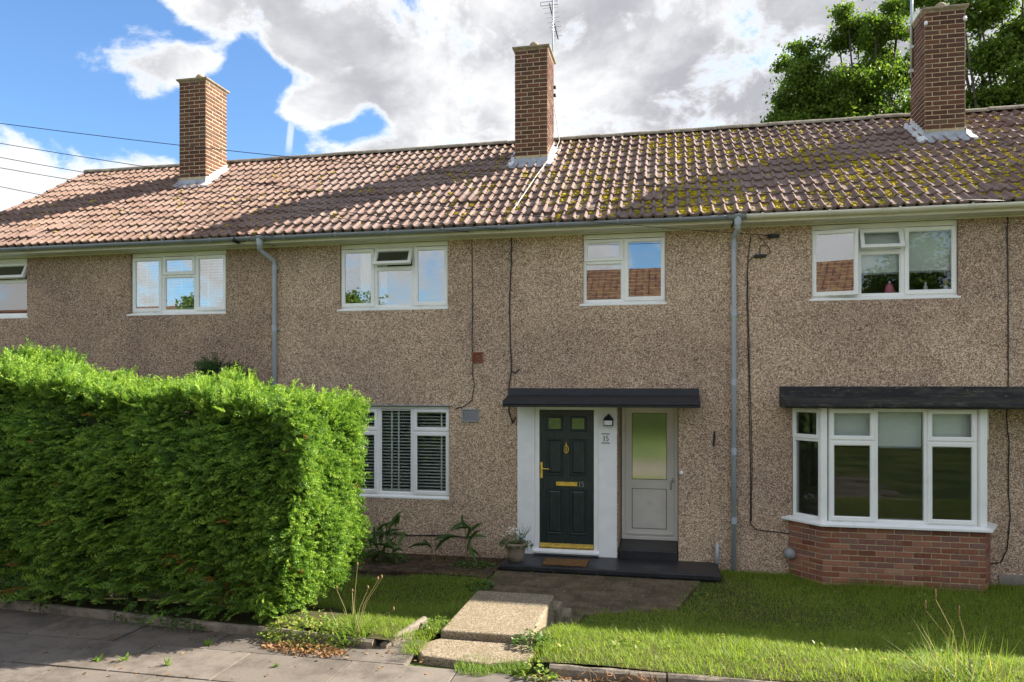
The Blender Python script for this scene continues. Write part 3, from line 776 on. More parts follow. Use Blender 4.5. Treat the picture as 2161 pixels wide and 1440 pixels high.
def chimney(h, cx, side):
    x0, x1, y0, y1 = cx - CHW / 2, cx + CHW / 2, CHY, CHY + CHD
    zb = roof_z(y0) - .2
    ch = add('chimney', MB().box(x0, x1, y0, y1, zb, CHT - .02), 'mortar', h)
    z0 = roof_z(y0) + .10; nc = int((CHT - z0) / .0755); z0 = CHT - nc * .0755
    zm_back = lambda p: roof_z(p.y) - .03 if p.y < RY else roof_z(2 * RY - p.y) - .03
    bricks_along(ch, (x0, y0), (x1, y0), z0, nc, 'chimney_brick', 0)
    bricks_along(ch, (x1, y0), (x1, y1), z0, nc, 'chimney_brick', 1, zmin=zm_back)
    bricks_along(ch, (x1, y1), (x0, y1), z0, nc, 'chimney_brick', 0, zmin=zm_back)
    bricks_along(ch, (x0, y1), (x0, y0), z0, nc, 'chimney_brick', 1, zmin=zm_back)
    cap = MB()
    def lp(e, z): return [(x0 - e, y0 - e, z), (x1 + e, y0 - e, z), (x1 + e, y1 + e, z), (x0 - e, y1 + e, z)]
    loops = [lp(.005, CHT - .02), lp(.012, CHT + .002), lp(.045, CHT + .03), lp(.048, CHT + .055), lp(.03, CHT + .065), lp(-.17, CHT + .10)]
    for l in loops: cap.v += l
    for a in range(len(loops) - 1):
        for k in range(4): k2 = (k + 1) % 4; cap.f.append((a * 4 + k, a * 4 + k2, a * 4 + 4 + k2, a * 4 + 4 + k))
    cap.f += [(20, 21, 22, 23), (3, 2, 1, 0)]
    add('cap', cap, 'cap_concrete', ch)
    pot = MB().lathe([(.085, 0), (.085, .09), (.092, .095), (.080, .125), (.055, .155), (.02, .17)], (cx + .01, y0 + .24, CHT + .07), 14)
    add('pot', pot, 'cap_concrete' if side != 'm' else 'pot_clay', ch, smooth=True)
    # lead apron: upstand, then a flared dressing over the tiles
    a = MB(); z = roof_z(y0); e = .012
    nseg = 10
    for k in range(nseg + 1):
        t = k / nseg; fl = abs(t - .5) * 2
        xx = x0 - .012 + (CHW + .024) * t; xo = xx + (t - .5) * .24
        ya = y0 - .22; w = .018 * math.sin(k * 2.4)
        a.v += [(xx, y0 - .012, z + .12), (xx, y0 - .016, z + .045), (xo, ya + w * .6, roof_z(ya) + .062 + w * .5), (xo, ya + w * .6 - .004, roof_z(ya) + .03)]
    for k in range(nseg):
        for j in range(3): a.f.append((k * 4 + j + 1, (k + 1) * 4 + j + 1, (k + 1) * 4 + j, k * 4 + j))
    add('apron_flashing', a, 'lead', ch, smooth=True)
    for sd in (-1, 1):
        xs = x0 - .012 if sd < 0 else x1 + .012
        f = MB(); n = 6
        for k in range(n):
            ya, yb = y0 - .02 + (CHD + .02) * k / n, y0 - .02 + (CHD + .02) * (k + 1) / n
            if yb > RY: yb = RY
            zt = roof_z(yb) + .14
            f.v += [(xs, ya, roof_z(ya) + .02), (xs, yb, roof_z(yb) + .02), (xs, yb, zt), (xs + .001 * sd, ya, zt - .045)]; i = len(f.v) - 4
            f.f.append((i, i + 1, i + 2, i + 3) if sd > 0 else (i + 3, i + 2, i + 1, i))
        # soaker skirt over the tiles
        m_ = 8
        b0 = len(f.v)
        for k in range(m_ + 1):
            yy = y0 - .20 + (CHD + .18) * k / m_; yy = min(yy, RY - .01); wv = .02 * math.sin(k * 2.9)
            f.v += [(xs, yy, roof_z(yy) + .075), (xs + sd * (.11 + wv), yy, roof_z(yy) + .062), (xs + sd * (.125 + wv), yy, roof_z(yy) + .03)]
        for k in range(m_):
            for j in range(2):
                q = (b0 + k * 3 + j, b0 + k * 3 + j + 1, b0 + (k + 1) * 3 + j + 1, b0 + (k + 1) * 3 + j); f.f.append(q if sd > 0 else q[::-1])
        add('side_flashing', f, 'lead_white', ch)
    if side == 'r':
        for (bx, bz) in ((x0 + .01, CHT - .22), (x1 - .01, CHT - .20)):
            add('insulator', MB().lathe([(.02, 0), (.028, .02), (.026, .06), (.012, .07)], (bx, y0 - .02, bz), 8), 'white_plastic', ch, smooth=True)
    return ch
chimney(H_L, CHX[0], 'l'); chimney(H_M, CHX[1], 'm'); chimney(H_R, CHX[2], 'r')

# downpipes
def downpipe(h, pxg, px, zend):
    xg, x = WX(pxg, 10.605), WX(px, 10.93); y = D - .065
    zt = WZ(px, 560 if px < 700 else 508, 10.93)
    pts = [(xg, 10.605, 4.965), (xg, 10.605, 4.86), (xg + (x - xg) * .06, 10.62, 4.80), (xg + (x - xg) * .94, y - .02, zt + .08), (x, y, zt), (x, y, zend)]
    m = MB().lathe([(.062, .16), (.058, .10), (.042, .02), (.038, -.06)][::-1], (xg, 10.605, 4.86), 14)
    m.tube(pts, .034, 14)
    dp = add('downpipe', m, 'pipe_grey', h, smooth=True)
    z = zt - .05
    while z > .4:
        c = MB().lathe([(.0345, -.05), (.040, -.045), (.040, .045), (.0345, .05)], (x, y, z), 14); c.box(x - .055, x + .055, y + .02, D - .002, z - .012, z + .012)
        add('pipe_clip', c, 'pipe_grey', dp, smooth=False); z -= .98
    add('joint', MB().tube([(xg, 10.605, 4.93), (xg, 10.605, 4.86)], .045, 14), 'pipe_grey', dp, smooth=True)
    hb = MB()
    for y_, z_ in [(10.605 + .064 * math.cos(a), 5.008 + .064 * math.sin(a)) for a in np.linspace(math.pi, 2 * math.pi, 10)]: hb.v += [(xg - .13, y_, z_), (xg + .11, y_, z_)]
    hb.f = [(2 * k, 2 * k + 1, 2 * k + 3, 2 * k + 2) for k in range(9)]; add('outlet', hb, 'grey_plastic', dp, smooth=True)
downpipe(H_L, 548, 579, .05); downpipe(H_M, 1557, 1549, .02)

# ------------------------------------------------------------------ front door, store door, canopy, step
YD = D + .05
def numeral_15(name, parent, x, z, h, y, mat, th=.008):
    m = MB(); w = h * .09
    def stroke(p, q, w0, w1):
        p, q = Vector(p), Vector(q); d = (q - p).normalized(); n_ = Vector((-d.y, d.x))
        a, b, c_, e = p + n_ * w0, p - n_ * w0, q - n_ * w1, q + n_ * w1; i = len(m.v)
        for yy in (y, y + th):
            for t in (a, b, c_, e): m.v.append((x + t.x, yy, z + t.y))
        m.f += [(i, i + 1, i + 2, i + 3), (i + 7, i + 6, i + 5, i + 4)] + [(i + k, i + 4 + k, i + 4 + (k + 1) % 4, i + (k + 1) % 4) for k in range(4)]
    s = h
    stroke((.18 * s, .02 * s), (.18 * s, .98 * s), .065 * s, .065 * s); stroke((.02 * s, .03 * s), (.34 * s, .03 * s), .03 * s, .03 * s); stroke((.03 * s, .80 * s), (.17 * s, .97 * s), .03 * s, .05 * s)
    ox = .50 * s
    stroke((ox + .06 * s, .55 * s), (ox + .10 * s, .97 * s), .03 * s, .03 * s); stroke((ox + .08 * s, .94 * s), (ox + .44 * s, .94 * s), .055 * s, .04 * s)
    arc = [(ox + .20 * s + .24 * s * math.cos(t), .31 * s + .30 * s * math.sin(t)) for t in np.linspace(R(130), R(-140), 12)]
    for k in range(11): stroke(arc[k], arc[k + 1], (.03 + .04 * math.sin(math.pi * k / 11)) * s, (.03 + .04 * math.sin(math.pi * (k + 1) / 11)) * s)
    return add(name, m, mat, parent)
LX0, LX1 = WX(1140, YD), WX(1253, YD); LZ0, LZ1 = .285, 2.30
SZ = 2.41
m = MB(); wall_mesh(m, DX0 + .001, DX1 - .001, .135, SZ, [(LX0 - .075, LX1 + .075, .136, LZ1 + .055)], D - .012, D + .2)
add('door_surround', m, 'white_render', H_M)
fm = MB()
for a, b in ((LX0 - .073, LX0 - .006), (LX1 + .006, LX1 + .073)): fm.box(a, b, D + .005, D + .12, .17, LZ1 + .053)
fm.box(LX0 - .0055, LX1 + .0055, D + .005, D + .12, LZ1 + .006, LZ1 + .053)
fm.xprism([(D + .12, .165), (D - .06, .165), (D - .06, .195), (D + .0, .225), (D + .12, .225)], LX0 - .10, LX1 + .09)
add('door_frame', fm, 'upvc', H_M, bevel=.004)
door = add('front_door', MB().box(LX0, LX1, YD - .012, YD + .04, LZ0 - .05, LZ1), 'door_green', H_M)
LW = LX1 - LX0; LHt = LZ1 - LZ0
def dpanel(fx0, fx1, fz0, fz1, glass=False):
    x0, x1, z0, z1 = LX0 + fx0 * LW, LX0 + fx1 * LW, LZ0 + fz0 * LHt, LZ0 + fz1 * LHt; yf = YD - .012
    def L(e, y): return [(x0 + e, y, z0 + e), (x1 - e, y, z0 + e), (x1 - e, y, z1 - e), (x0 + e, y, z1 - e)]
    loops = [L(-.004, yf), L(.006, yf - .014), L(.018, yf - .014), L(.032, yf - .001)] + ([] if glass else [L(.055, yf - .013), L(.060, yf - .013)])
    m = MB()
    for l in loops: m.v += l
    for a in range(len(loops) - 1):
        for k in range(4): k2 = (k + 1) % 4; m.f.append((a * 4 + k, a * 4 + k2, a * 4 + 4 + k2, a * 4 + 4 + k))
    if not glass: n = len(m.v); m.f.append((n - 4, n - 3, n - 2, n - 1))
    add('moulded_panel', m, 'door_green', door)
    if glass: add('door_pane', MB().box(x0 + .03, x1 - .03, yf - .004, yf - .001, z0 + .03, z1 - .03), 'glass_obscure', door)
for a, b in ((.125, .425), (.565, .865)):
    dpanel(a, b, .845, .955, True); dpanel(a, b, .515, .785); dpanel(a, b, .075, .415)
y0 = YD - .012
lp = MB(); cx0, cx1, cz0, cz1 = LX0 + .30 * LW, LX0 + .70 * LW, LZ0 + .446, LZ0 + .446
cz = LZ0 + .452 * LHt
lp.ring(cx0, cx1, cz - .032, cz + .032, .012, y0 - .012, y0, .004); lp.box(cx0 + .011, cx1 - .011, y0 - .007, y0 - .001, cz - .021, cz + .021)
add('letter_plate', lp, 'brass', door)
numeral_15('door_number', door, LX0 + .725 * LW, cz - .038, .078, y0 - .008, 'galvanised')
kx, kz = LX0 + .495 * LW, LZ0 + .70 * LHt
kn = MB().tube([(kx, y0 - .02, kz + .085), (kx, y0 - .02, kz + .135)], [.009, .003], 8); kn.lathe([(.004, -.012), (.02, 0), (.004, .012)], (kx, y0 - .018, kz + .075), 10)
kn.tube([(kx + .032 * math.sin(t), y0 - .02, kz + .02 + .055 * math.cos(t)) for t in np.linspace(0, 2 * math.pi, 18)], .006, 6); kn.tube([(kx, y0 - .02, kz + .06), (kx, y0 - .02, kz - .05)], [.008, .005], 8)
add('knocker', kn, 'brass', door, smooth=True)
hx = LX0 + .03 * LW; hz = LZ0 + .55 * LHt
hd = MB().box(hx - .017, hx + .017, y0 - .012, y0 - .001, hz - .12, hz + .12); hd.tube([(hx, y0 - .01, hz + .03), (hx, y0 - .05, hz + .03), (hx + .03, y0 - .055, hz + .03), (hx + .125, y0 - .052, hz + .022)], [.011, .010, .010, .008], 8)
add('handle', hd, 'brass', door, bevel=.004)
add('weather_bar', MB().xprism([(y0, LZ0 - .045), (y0 - .045, LZ0 - .045), (y0 - .045, LZ0 - .02), (y0, LZ0 + .018)], LX0 + .003, LX1 - .003), 'brass', door, bevel=.003)
# store door at the back of its recess
YR = 11.75
rm = MB()
rm.quad((RX0, D + .275, .0), (RX0, YR + .1, 0), (RX0, YR + .1, 2.42), (RX0, D + .275, 2.42)); rm.quad((RX1, D + .275, 2.42), (RX1, YR + .1, 2.42), (RX1, YR + .1, 0), (RX1, D + .275, 0))
add('recess_wall', rm, 'pebbledash', H_M)
add('recess_ceiling', MB().box(RX0 - .05, RX1 + .05, D + .002, YR + .1, 2.421, 2.47), 'white_render', H_M)
sd = add('store_door', MB().ring(RX0 + .012, RX1 - .002, .262, 2.40, .055, YR, YR + .07), 'upvc_old', H_M)
sx0, sx1 = RX0 + .07, RX1 - .06
lf = MB(); gx0, gx1 = sx0 + .10, sx1 - .11; gz0, gz1 = 1.20, 2.24; bz0, bz1 = .43, 1.06
wall_mesh(lf, sx0, sx1, .32, 2.345, [(gx0, gx1, gz0, gz1), (gx0, gx1, bz0, bz1)], YR + .012, YR + .06); add('leaf', lf, 'upvc_old', sd)
add('store_door_pane', MB().box(gx0 + .002, gx1 - .002, YR + .03, YR + .038, gz0 + .002, gz1 - .002), 'glass_obscure', sd)
add('gasket', MB().ring(gx0, gx1, gz0, gz1, .008, YR + .016, YR + .03, .002).ring(gx0, gx1, bz0, bz1, .008, YR + .016, YR + .03, .002), 'black_plastic', sd)
add('lower_panel', MB().box(gx0 + .009, gx1 - .009, YR + .02, YR + .03, bz0 + .009, bz1 - .009), 'upvc_old', sd)
add('weather_bar', MB().box(sx0 + .03, sx1 - .03, YR - .012, YR + .011, .345, .372), 'upvc_old', sd, bevel=.004)
sh = MB().lathe([(.012, -.03), (.03, -.024), (.034, 0), (.028, .02), (.01, .03)], (0, 0, 0), 12); add('knob', sh, 'white_plastic', sd, loc=(sx1 - .045, YR - .04, 1.215), rot=(R(90), 0, 0), smooth=True)
add('key_plate', MB().box(sx1 - .062, sx1 - .032, YR + .002, YR + .0115, 1.05, 1.16), 'galvanised', sd, bevel=.003)
add('store_step', MB().box(RX0 + .003, RX1 - .003, D + .012, YR + .002, .05, .258), 'step_paint', H_M, bevel=.015)
PX0, PX1 = -2.34, .69
st = add('door_step', MB().box(PX0, PX1, 10.27, D + .20, .05, .132), 'step_paint', H_M, bevel=.018)
add('riser', MB().box(PX0 + .05, PX1 - .05, 10.33, D - .02, -.08, .07), 'step_paint', st)
cm = MB().xprism([(D + .01, 2.44), (D + .01, 2.63), (D - .045, 2.625), (D - .07, 2.528), (10.53, 2.455), (10.505, 2.442), (10.50, 2.40), (10.515, 2.395), (10.515, 2.365), (10.53, 2.36), (10.56, 2.418), (D + .01, 2.43)][::-1], -2.36, .43)
add('door_canopy', cm, 'felt_black', H_M, bevel=.006)

# vents
def louvre(h, x, z, w, hh, mat, n):
    m = MB().ring(x - w / 2, x + w / 2, z - hh / 2, z + hh / 2, .02, D - .022, D + .002, .004)
    v = add('wall_vent', m, mat, h)
    for k in range(n):
        zz = z - hh / 2 + .024 + (hh - .048) * (k + .5) / n
        add('louvre_slat', MB().xprism([(D - .016, zz - .008), (D - .002, zz + .004), (D - .002, zz + .010), (D - .016, zz - .003)], x - w / 2 + .019, x + w / 2 - .019), mat, v)
louvre(H_M, wx(993), WZ(993, 877, D), .27, .20, 'paint_grey', 7); louvre(H_M, wx(1008), WZ(1008, 755, D), .165, .165, 'terracotta', 5)

# ------------------------------------------------------------------ bay window
bay = MB(); B = [(BAYX[0], D - .002), (2.02, 10.58), (3.99, 10.58), (BAYX[1], D - .002)]
def inset(e): return [(B[0][0] + e * 1.4, D - .002), (B[1][0] + e * .5, B[1][1] + e), (B[2][0] - e * .7, B[2][1] + e), (B[3][0] - e * 1.2, D - .002)]
bw = add('bay_window', MB().prism(inset(.004), -.1, .80), 'mortar', H_R)
for k in range(3): bricks_along(bw, B[k], B[k + 1], -.04, 11, 'bay_brick', k + 1)
def outset(e): return [(B[0][0] - e * 1.3, D - .003), (B[1][0] - e * .5, B[1][1] - e), (B[2][0] + e * .7, B[2][1] - e), (B[3][0] + e * 1.2, D - .003)]
sl_ = MB(); lo = [[(x, y, .795) for x, y in outset(.075)], [(x, y, .825) for x, y in outset(.075)], [(x, y, .852) for x, y in inset(.01)]]
for l in lo: sl_.v += l
sl_.f = [(3, 2, 1, 0), (8, 9, 10, 11)] + [(a * 4 + k, a * 4 + k + 1, a * 4 + 5 + k, a * 4 + 4 + k) for a in (0, 1) for k in range(3)]
add('sill', sl_, 'upvc', bw, bevel=.003)
def baywin(p0, p1, cols, t=.715, head=.03):
    p0, p1 = Vector(p0), Vector(p1); d = p1 - p0; L = d.length; ang = math.atan2(d.y, d.x); cc = []
    for (a, b, typ) in cols:
        a, b = a * L, b * L
        cc.append(fan_case(a, b, 0, t) if typ == 'fc' else (a, b, [('fixed', 0, 1, 0)]) if typ == 'f' else fan_col(a, b, 0, t))
    z0, z1 = .852, 2.37
    x0, x1 = cc[0][0], cc[-1][1]
    fr = MB().ring(x0, x1, z0, z1, .045, 0, .07); 
    for (a, b, ls) in cc:
        if b < x1 - .01: fr.box(b - .03, b + .03, .001, .069, z0 + .04, z1 - .04)
        if len(ls) > 1: zt = z0 + (z1 - z0) * t; fr.box(a + .02, b - .02, .002, .068, zt - .026, zt + .026)
    M = Matrix.Translation((p0.x, p0.y, 0)) @ Matrix.Rotation(ang, 4, 'Z')
    def put(nm, mb, mat, off=(0, 0, 0)):
        mb.v = [tuple(M @ (Vector(v) + Vector(off))) for v in mb.v]; add(nm, mb, mat, bw)
    put('frame', fr, 'upvc')
    for (a, b, ls) in cc:
        for (k, f0, f1, op) in ls:
            za = z0 + (z1 - z0) * f0 + (.02 if f0 == 0 else .012); zc = z0 + (z1 - z0) * f1 - .012; ax, bx = a + .012, b - .012
            if k == 'fixed': put('pane', MB().box(ax + .02, bx - .02, .028, .034, za + .02, zc - .02), 'glass_low')
            else:
                put('sash', MB().ring(ax, bx, za, zc, .055, -.022, .028), 'upvc'); put('pane', MB().box(ax + .05, bx - .05, 0, .006, za + .05, zc - .05), 'glass_low')
F0, F1 = inset(.03)[1], inset(.03)[2]
baywin(inset(.03)[0], F0, [(.03, .93, 'fan')]); baywin(F0, F1, [(.035, .335, 'fc'), (.335, .655, 'f'), (.655, .965, 'fc')]); baywin(F1, inset(.03)[3], [(.05, .97, 'fan')])
for (cx_, cy_) in (F0, F1): add('corner_post', MB().prism([(cx_ - .06, cy_ + .035), (cx_ - .035, cy_ - .012), (cx_ + .045, cy_ - .012), (cx_ + .065, cy_ + .05), (cx_, cy_ + .09)], .853, 2.369), 'upvc', bw, bevel=.004)
cb = MB().xprism([(D + .01, 2.44), (D + .01, 2.66), (D - .03, 2.655), (D - .055, 2.522), (10.42, 2.458), (10.385, 2.445), (10.38, 2.40), (10.40, 2.372), (10.48, 2.371), (D + .01, 2.372)][::-1], 1.53, 6.4)
add('bay_canopy', cb, 'felt_worn', H_R, bevel=.008)
add('plinth', MB().box(4.3, 7.5, D - .02, D + .02, -.1, .16), 'concrete_plinth', H_R)

# ------------------------------------------------------------------ blinds, curtains and things behind the glass
def venetian(label, x0, x1, z0, z1, pitch, tapes, y=D + .16, depth=.045, tilt=12):
    b = thing('venetian_blind', label, 'blind', ((x0 + x1) / 2, y, z0))
    me = MB().xprism([(-depth / 2, -.0015 - math.sin(R(tilt)) * depth / 2), (depth / 2, -.0015 + math.sin(R(tilt)) * depth / 2), (depth / 2, .0015 + math.sin(R(tilt)) * depth / 2), (-depth / 2, .0015 - math.sin(R(tilt)) * depth / 2)], x0, x1).mesh('slat', 'blind_white')
    z = z0 + .03
    while z < z1 - .04: link('slat', me, b, (0, y, z)); z += pitch
    add('head_rail', MB().box(x0, x1, y - .03, y + .03, z1 - .035, z1), 'blind_white', b); add('bottom_rail', MB().box(x0, x1, y - .025, y + .025, z0, z0 + .02), 'blind_white', b)
    for t in tapes: add('ladder_tape', MB().box(t - .013, t + .013, y - depth / 2 - .006, y - depth / 2 - .004, z0, z1), 'blind_white', b)
venetian('white venetian blind in the ground floor window beside the hedge', W6[0] + .03, W6[3] - .03, 1.0, 2.32, .050, [W6[1] + .20, W6[1] + .72 * 0 + .33 * 0 + (W6[2] - W6[1]) * .55, W6[3] - .16], tilt=16, y=D + .145)
venetian('white venetian blind in the upstairs window left of the left downpipe', W2[0] + .03, W2[3] - .03, 3.95, 4.88, .047, [W2[0] + .22, W2[1] + .30, W2[2] + .18], tilt=-30)
venetian('white venetian blind in the cut-off upstairs window at the left edge', W1[0] + .03, W1[2] - .03, 3.95, 4.88, .047, [W1[1] + .12, W1[2] - .35], tilt=-25)
def roller(label, x0, x1, z0, z1, y):
    b = thing('roller_blind', label, 'blind', ((x0 + x1) / 2, y, z0))
    add('fabric', MB().box(x0, x1, y - .001, y + .001, z0, z1), 'roller_fabric', b); add('bottom_bar', MB().box(x0, x1, y - .008, y + .008, z0 - .025, z0), 'paint_grey', b)
roller('pale roller blind half down behind the pink bottle upstairs', W5[1] + .03, W5[2] - .02, 4.24, 4.88, D + .15)
roller('pale roller blind in the rightmost upstairs casement above the yellow bottle', W5[2] + .03, W5[3] - .03, 4.25, 4.88, D + .15)
yb = F0[1] + .14; bl = F1[0] - F0[0]
roller('grey roller blind in the left front light of the bay window', F0[0] + .06, F0[0] + .335 * bl - .02, 1.96, 2.34, yb)
roller('grey roller blind lowest of the bay, in its middle fixed light', F0[0] + .335 * bl + .02, F0[0] + .655 * bl - .02, 1.86, 2.34, yb)
roller('grey roller blind in the right front light of the bay window', F0[0] + .655 * bl + .02, F1[0] - .05, 1.96, 2.34, yb)
# net curtain
cu = MB(); n = 60
for k in range(n + 1):
    x = W3x[0] + .26 + .46 * k / n; y = D + .22 + .025 * math.sin(k * .9) + .01 * math.sin(k * 2.3)
    cu.v += [(x, y, 3.93), (x, y, 4.88)]
cu.f = [(2 * k, 2 * k + 2, 2 * k + 3, 2 * k + 1) for k in range(n)]
tag(add('net_curtain', cu, 'blind_white', smooth=True), 'white net curtain hanging in the upstairs window of number 15', 'curtain')
# bottles standing on the inner sill of the right-hand upstairs window
add('inner_sill', MB().box(W5[0] + .01, W5[3] - .01, D + .13, D + .29, 3.87, 3.905), 'upvc', H_R)
add('inner_sill', MB().box(W3x[0] + .01, W3x[3] - .01, D + .13, D + .29, 3.87, 3.905), 'upvc', H_M)
def bottle(label, px, h, r, mats, yy=D + .18):
    x = WX(px, yy); z = 3.906
    b = thing('bottle', label, 'bottle', (x, yy, z), 'bottles on the bathroom sill')
    add('body', MB().lathe([(r * .9, 0), (r, h * .05), (r, h * .55), (r * .75, h * .72), (r * .42, h * .76)], (x, yy, z), 14), mats[0], b, smooth=True)
    add('cap', MB().lathe([(r * .5, h * .765), (r * .52, h * .97), (r * .4, h)], (x, yy, z), 12), mats[1], b, smooth=True)
def pink():
    x = WX(1877, D + .18); z = 3.906; y = D + .18
    b = thing('bottle', 'pink oval shampoo bottle standing on the upstairs sill', 'bottle', (x, y, z), 'bottles on the bathroom sill')
    prof = [(.75, 0), (.97, .2), (1.0, .45), (.86, .7), (.55, .88), (.2, .97)]; m = MB(); n = 14
    for r_, t in prof:
        for j in range(n): a = 2 * math.pi * j / n; m.v.append((x + .062 * r_ * math.cos(a), y + .035 * r_ * math.sin(a), z + .20 * t))
    for k in range(len(prof) - 1):
        for j in range(n): j2 = (j + 1) % n; m.f.append((k * n + j, k * n + j2, (k + 1) * n + j2, (k + 1) * n + j))
    m.f += [tuple(range(n - 1, -1, -1)), tuple(range((len(prof) - 1) * n, len(prof) * n))]
    add('body', m, 'pink_plastic', b, smooth=True); add('cap', MB().lathe([(.016, .188), (.016, .215), (.01, .22)], (x, y, z), 10), 'white_plastic', b, smooth=True)
pink()
bottle('white and blue bottle behind the ajar left casement upstairs', 1747, .17, .038, ('white_plastic', 'blue_plastic'))
bottle('white pointed bottle on the upstairs sill beside the small amber one', 1953, .19, .03, ('white_plastic', 'white_plastic'))
bottle('small amber bottle on the upstairs sill', 1960, .10, .026, ('amber_plastic', 'amber_plastic'), D + .23)
bottle('tiny dark jar with brass lid on the upstairs sill', 1969, .075, .024, ('number_black', 'brass'))
bottle('short white jar on the upstairs sill left of the yellow bottle', 1983, .075, .034, ('number_black', 'white_plastic'))
bottle('yellow topped white bottle, rightmost on the upstairs sill', 1995, .20, .034, ('white_plastic', 'yellow_plastic'))

# ------------------------------------------------------------------ fittings on the front
tag(add('doormat', MB().box(WX(1150, 10.62), WX(1241, 10.62), 10.36, 10.72, .133, .150), 'coir', bevel=.004), 'brown coir doormat on the black step before the green door', 'doormat')
def lantern():
    x = WX(1284, D - .08); z = WZ(1284, 889, D - .08); y = D - .012
    l = thing('wall_lantern', 'small black lantern on the white surround right of the green door', 'lamp', (x, y, z))
    add('back_plate', MB().box(x - .03, x + .03, y - .015, y - .001, z + .0, z + .09), 'black_plastic', l, bevel=.003)
    add('arm', MB().tube([(x, y - .01, z + .085), (x, y - .05, z + .10), (x, y - .085, z + .075)], .01, 8), 'black_plastic', l)
    hd = MB(); a, b = .075, .045
    hd.v = [(x - a, y - .085 - b, z + .02), (x + a, y - .085 - b, z + .02), (x + a, y - .02, z + .02), (x - a, y - .02, z + .02), (x - .04, y - .085 - .02, z + .072), (x + .04, y - .105, z + .072), (x + .04, y - .045, z + .072), (x - .04, y - .045, z + .072)]
    hd.f = [(0, 1, 5, 4), (1, 2, 6, 5), (2, 3, 7, 6), (3, 0, 4, 7), (4, 5, 6, 7), (3, 2, 1, 0)]
    add('hood', hd, 'black_plastic', l)
    add('cage', MB().ring(x - .068, x + .068, z - .065, z + .02, .010, y - .128, y - .116, .002).ring(x - .068, x + .068, z - .065, z + .02, .010, y - .034, y - .022, .002).box(x - .068, x + .068, y - .128, y - .022, z - .068, z - .060), 'black_plastic', l)
    add('glass_pane', MB().box(x - .058, x + .058, y - .12, y - .03, z - .058, z + .018), 'white_plastic', l)
lantern()
nx, nz = WX(1269, D - .02), WZ(1269, 931, D - .02)
pl = thing('house_number', 'black house number 15 between two dotted bars beside the door', 'number', (nx, D - .02, nz))
numeral_15('numerals', pl, nx + .028, nz, .078, D - .020, 'number_black', .007)
for zz in (-.035, .10): add('bar', MB().box(nx, nx + .125, D - .019, D - .0125, nz + zz, nz + zz + .011), 'number_black', pl)
tag(add('doorbell', MB().lathe([(.03, 0), (.03, .012), (.018, .02)], (0, 0, 0), 12), 'white_plastic', loc=(WX(1438, D), D - .001, WZ(1438, 998, D)), rot=(R(90), 0, 0), smooth=True), 'small white round bell push on the wall right of the store door', 'doorbell')
tag(add('wall_hook', MB().box(-.014, .014, -.02, 0, -.11, .11), 'black_plastic', loc=(WX(1507, D), D - .001, WZ(1507, 926, D)), rot=(0, R(4), 0), bevel=.004), 'short black metal strip fixed to the wall right of the store door', 'strip')
x = WX(1513, D - .05)
tag(add('waste_pipe', MB().tube([(x, D - .05, .1), (x + .004, D - .05, .42)], .024, 12), 'pipe_grey', smooth=True), 'short grey pipe stub standing on the black step by the downpipe', 'pipe')
dv = MB().lathe([(.075, 0), (.08, .03), (.07, .10), (.05, .13)], (0, 0, 0), 16)
tag(add('vent_hood', dv, 'paint_grey', loc=(WX(1667, D - .05), D - .01, WZ(1667, 1168, D - .05)), rot=(R(90), 0, 0), smooth=True), 'round grey plastic vent hood low on the wall left of the bay', 'vent')
def cctv():
    x, z = WX(500, 10.62), WZ(500, 508, 10.62)
    c = thing('security_camera', 'small black camera under the gutter left of the left downpipe', 'camera', (x, 10.62, z))
    add('body', MB().lathe([(.03, -.06), (.045, -.05), (.045, .05), (.035, .06)], (0, 0, 0), 14), 'black_plastic', c, loc=(x, 10.60, z), rot=(R(70), 0, R(-40)), smooth=True)
    add('bracket', MB().tube([(x + .02, 10.63, z + .02), (x + .12, 10.65, z + .0), (x + .16, 10.67, z + .035)], .022, 8), 'black_plastic', c)
cctv()
def wall_cable(label, pts, r=.006, y=None, mat='wire_black', name='wall_cable'):
    yy = D - .012 if y is None else y
    P = [(WX(px, yy), yy, WZ(px, py, yy)) for px, py in pts]; Q = []
    for k in range(len(P) - 1):
        for t in range(4):
            s_ = t / 4; a = Vector(P[k]).lerp(Vector(P[k + 1]), s_); Q.append(a + Vector((rng.uniform(-.004, .004), 0, 0)))
    Q.append(Vector(P[-1]))
    return tag(add(name, MB().tube(Q, r, 6), mat, smooth=True), label, 'cable', 'cables on the front wall')
wall_cable('black cable down the wall from the eaves past the red vent to the grey vent', [(996, 500), (996, 560), (997, 640), (996, 720), (997, 790), (1001, 815), (996, 845), (980, 858), (962, 862)], .007)
wall_cable('thicker black cable down the wall above the left end of the door canopy', [(1068, 488), (1079, 496), (1079, 560), (1075, 640), (1076, 700), (1079, 783), (1074, 815), (1074, 870), (1082, 893), (1090, 880)], .010)
wall_cable('short hooked cable end above the door canopy', [(1079, 783), (1087, 788), (1096, 779)], .009)
wall_cable('twin black cable running down the wall right of the right downpipe to the bay', [(1585, 498), (1578, 545), (1576, 620), (1578, 700), (1580, 800), (1582, 900), (1584, 1000), (1584, 1060), (1584, 1105), (1596, 1118), (1664, 1126)], .006)
wall_cable('looped black cable hanging between the two junction boxes by the downpipe', [(1626, 498), (1598, 495), (1612, 510), (1624, 525), (1625, 533), (1618, 540), (1605, 538), (1602, 525), (1608, 518), (1616, 520)], .005)
wall_cable('black cable from the lower junction box down beside the right downpipe', [(1592, 541), (1582, 548), (1578, 560), (1579, 640), (1581, 720), (1583, 820), (1586, 920), (1587, 1020), (1586, 1100)], .005)
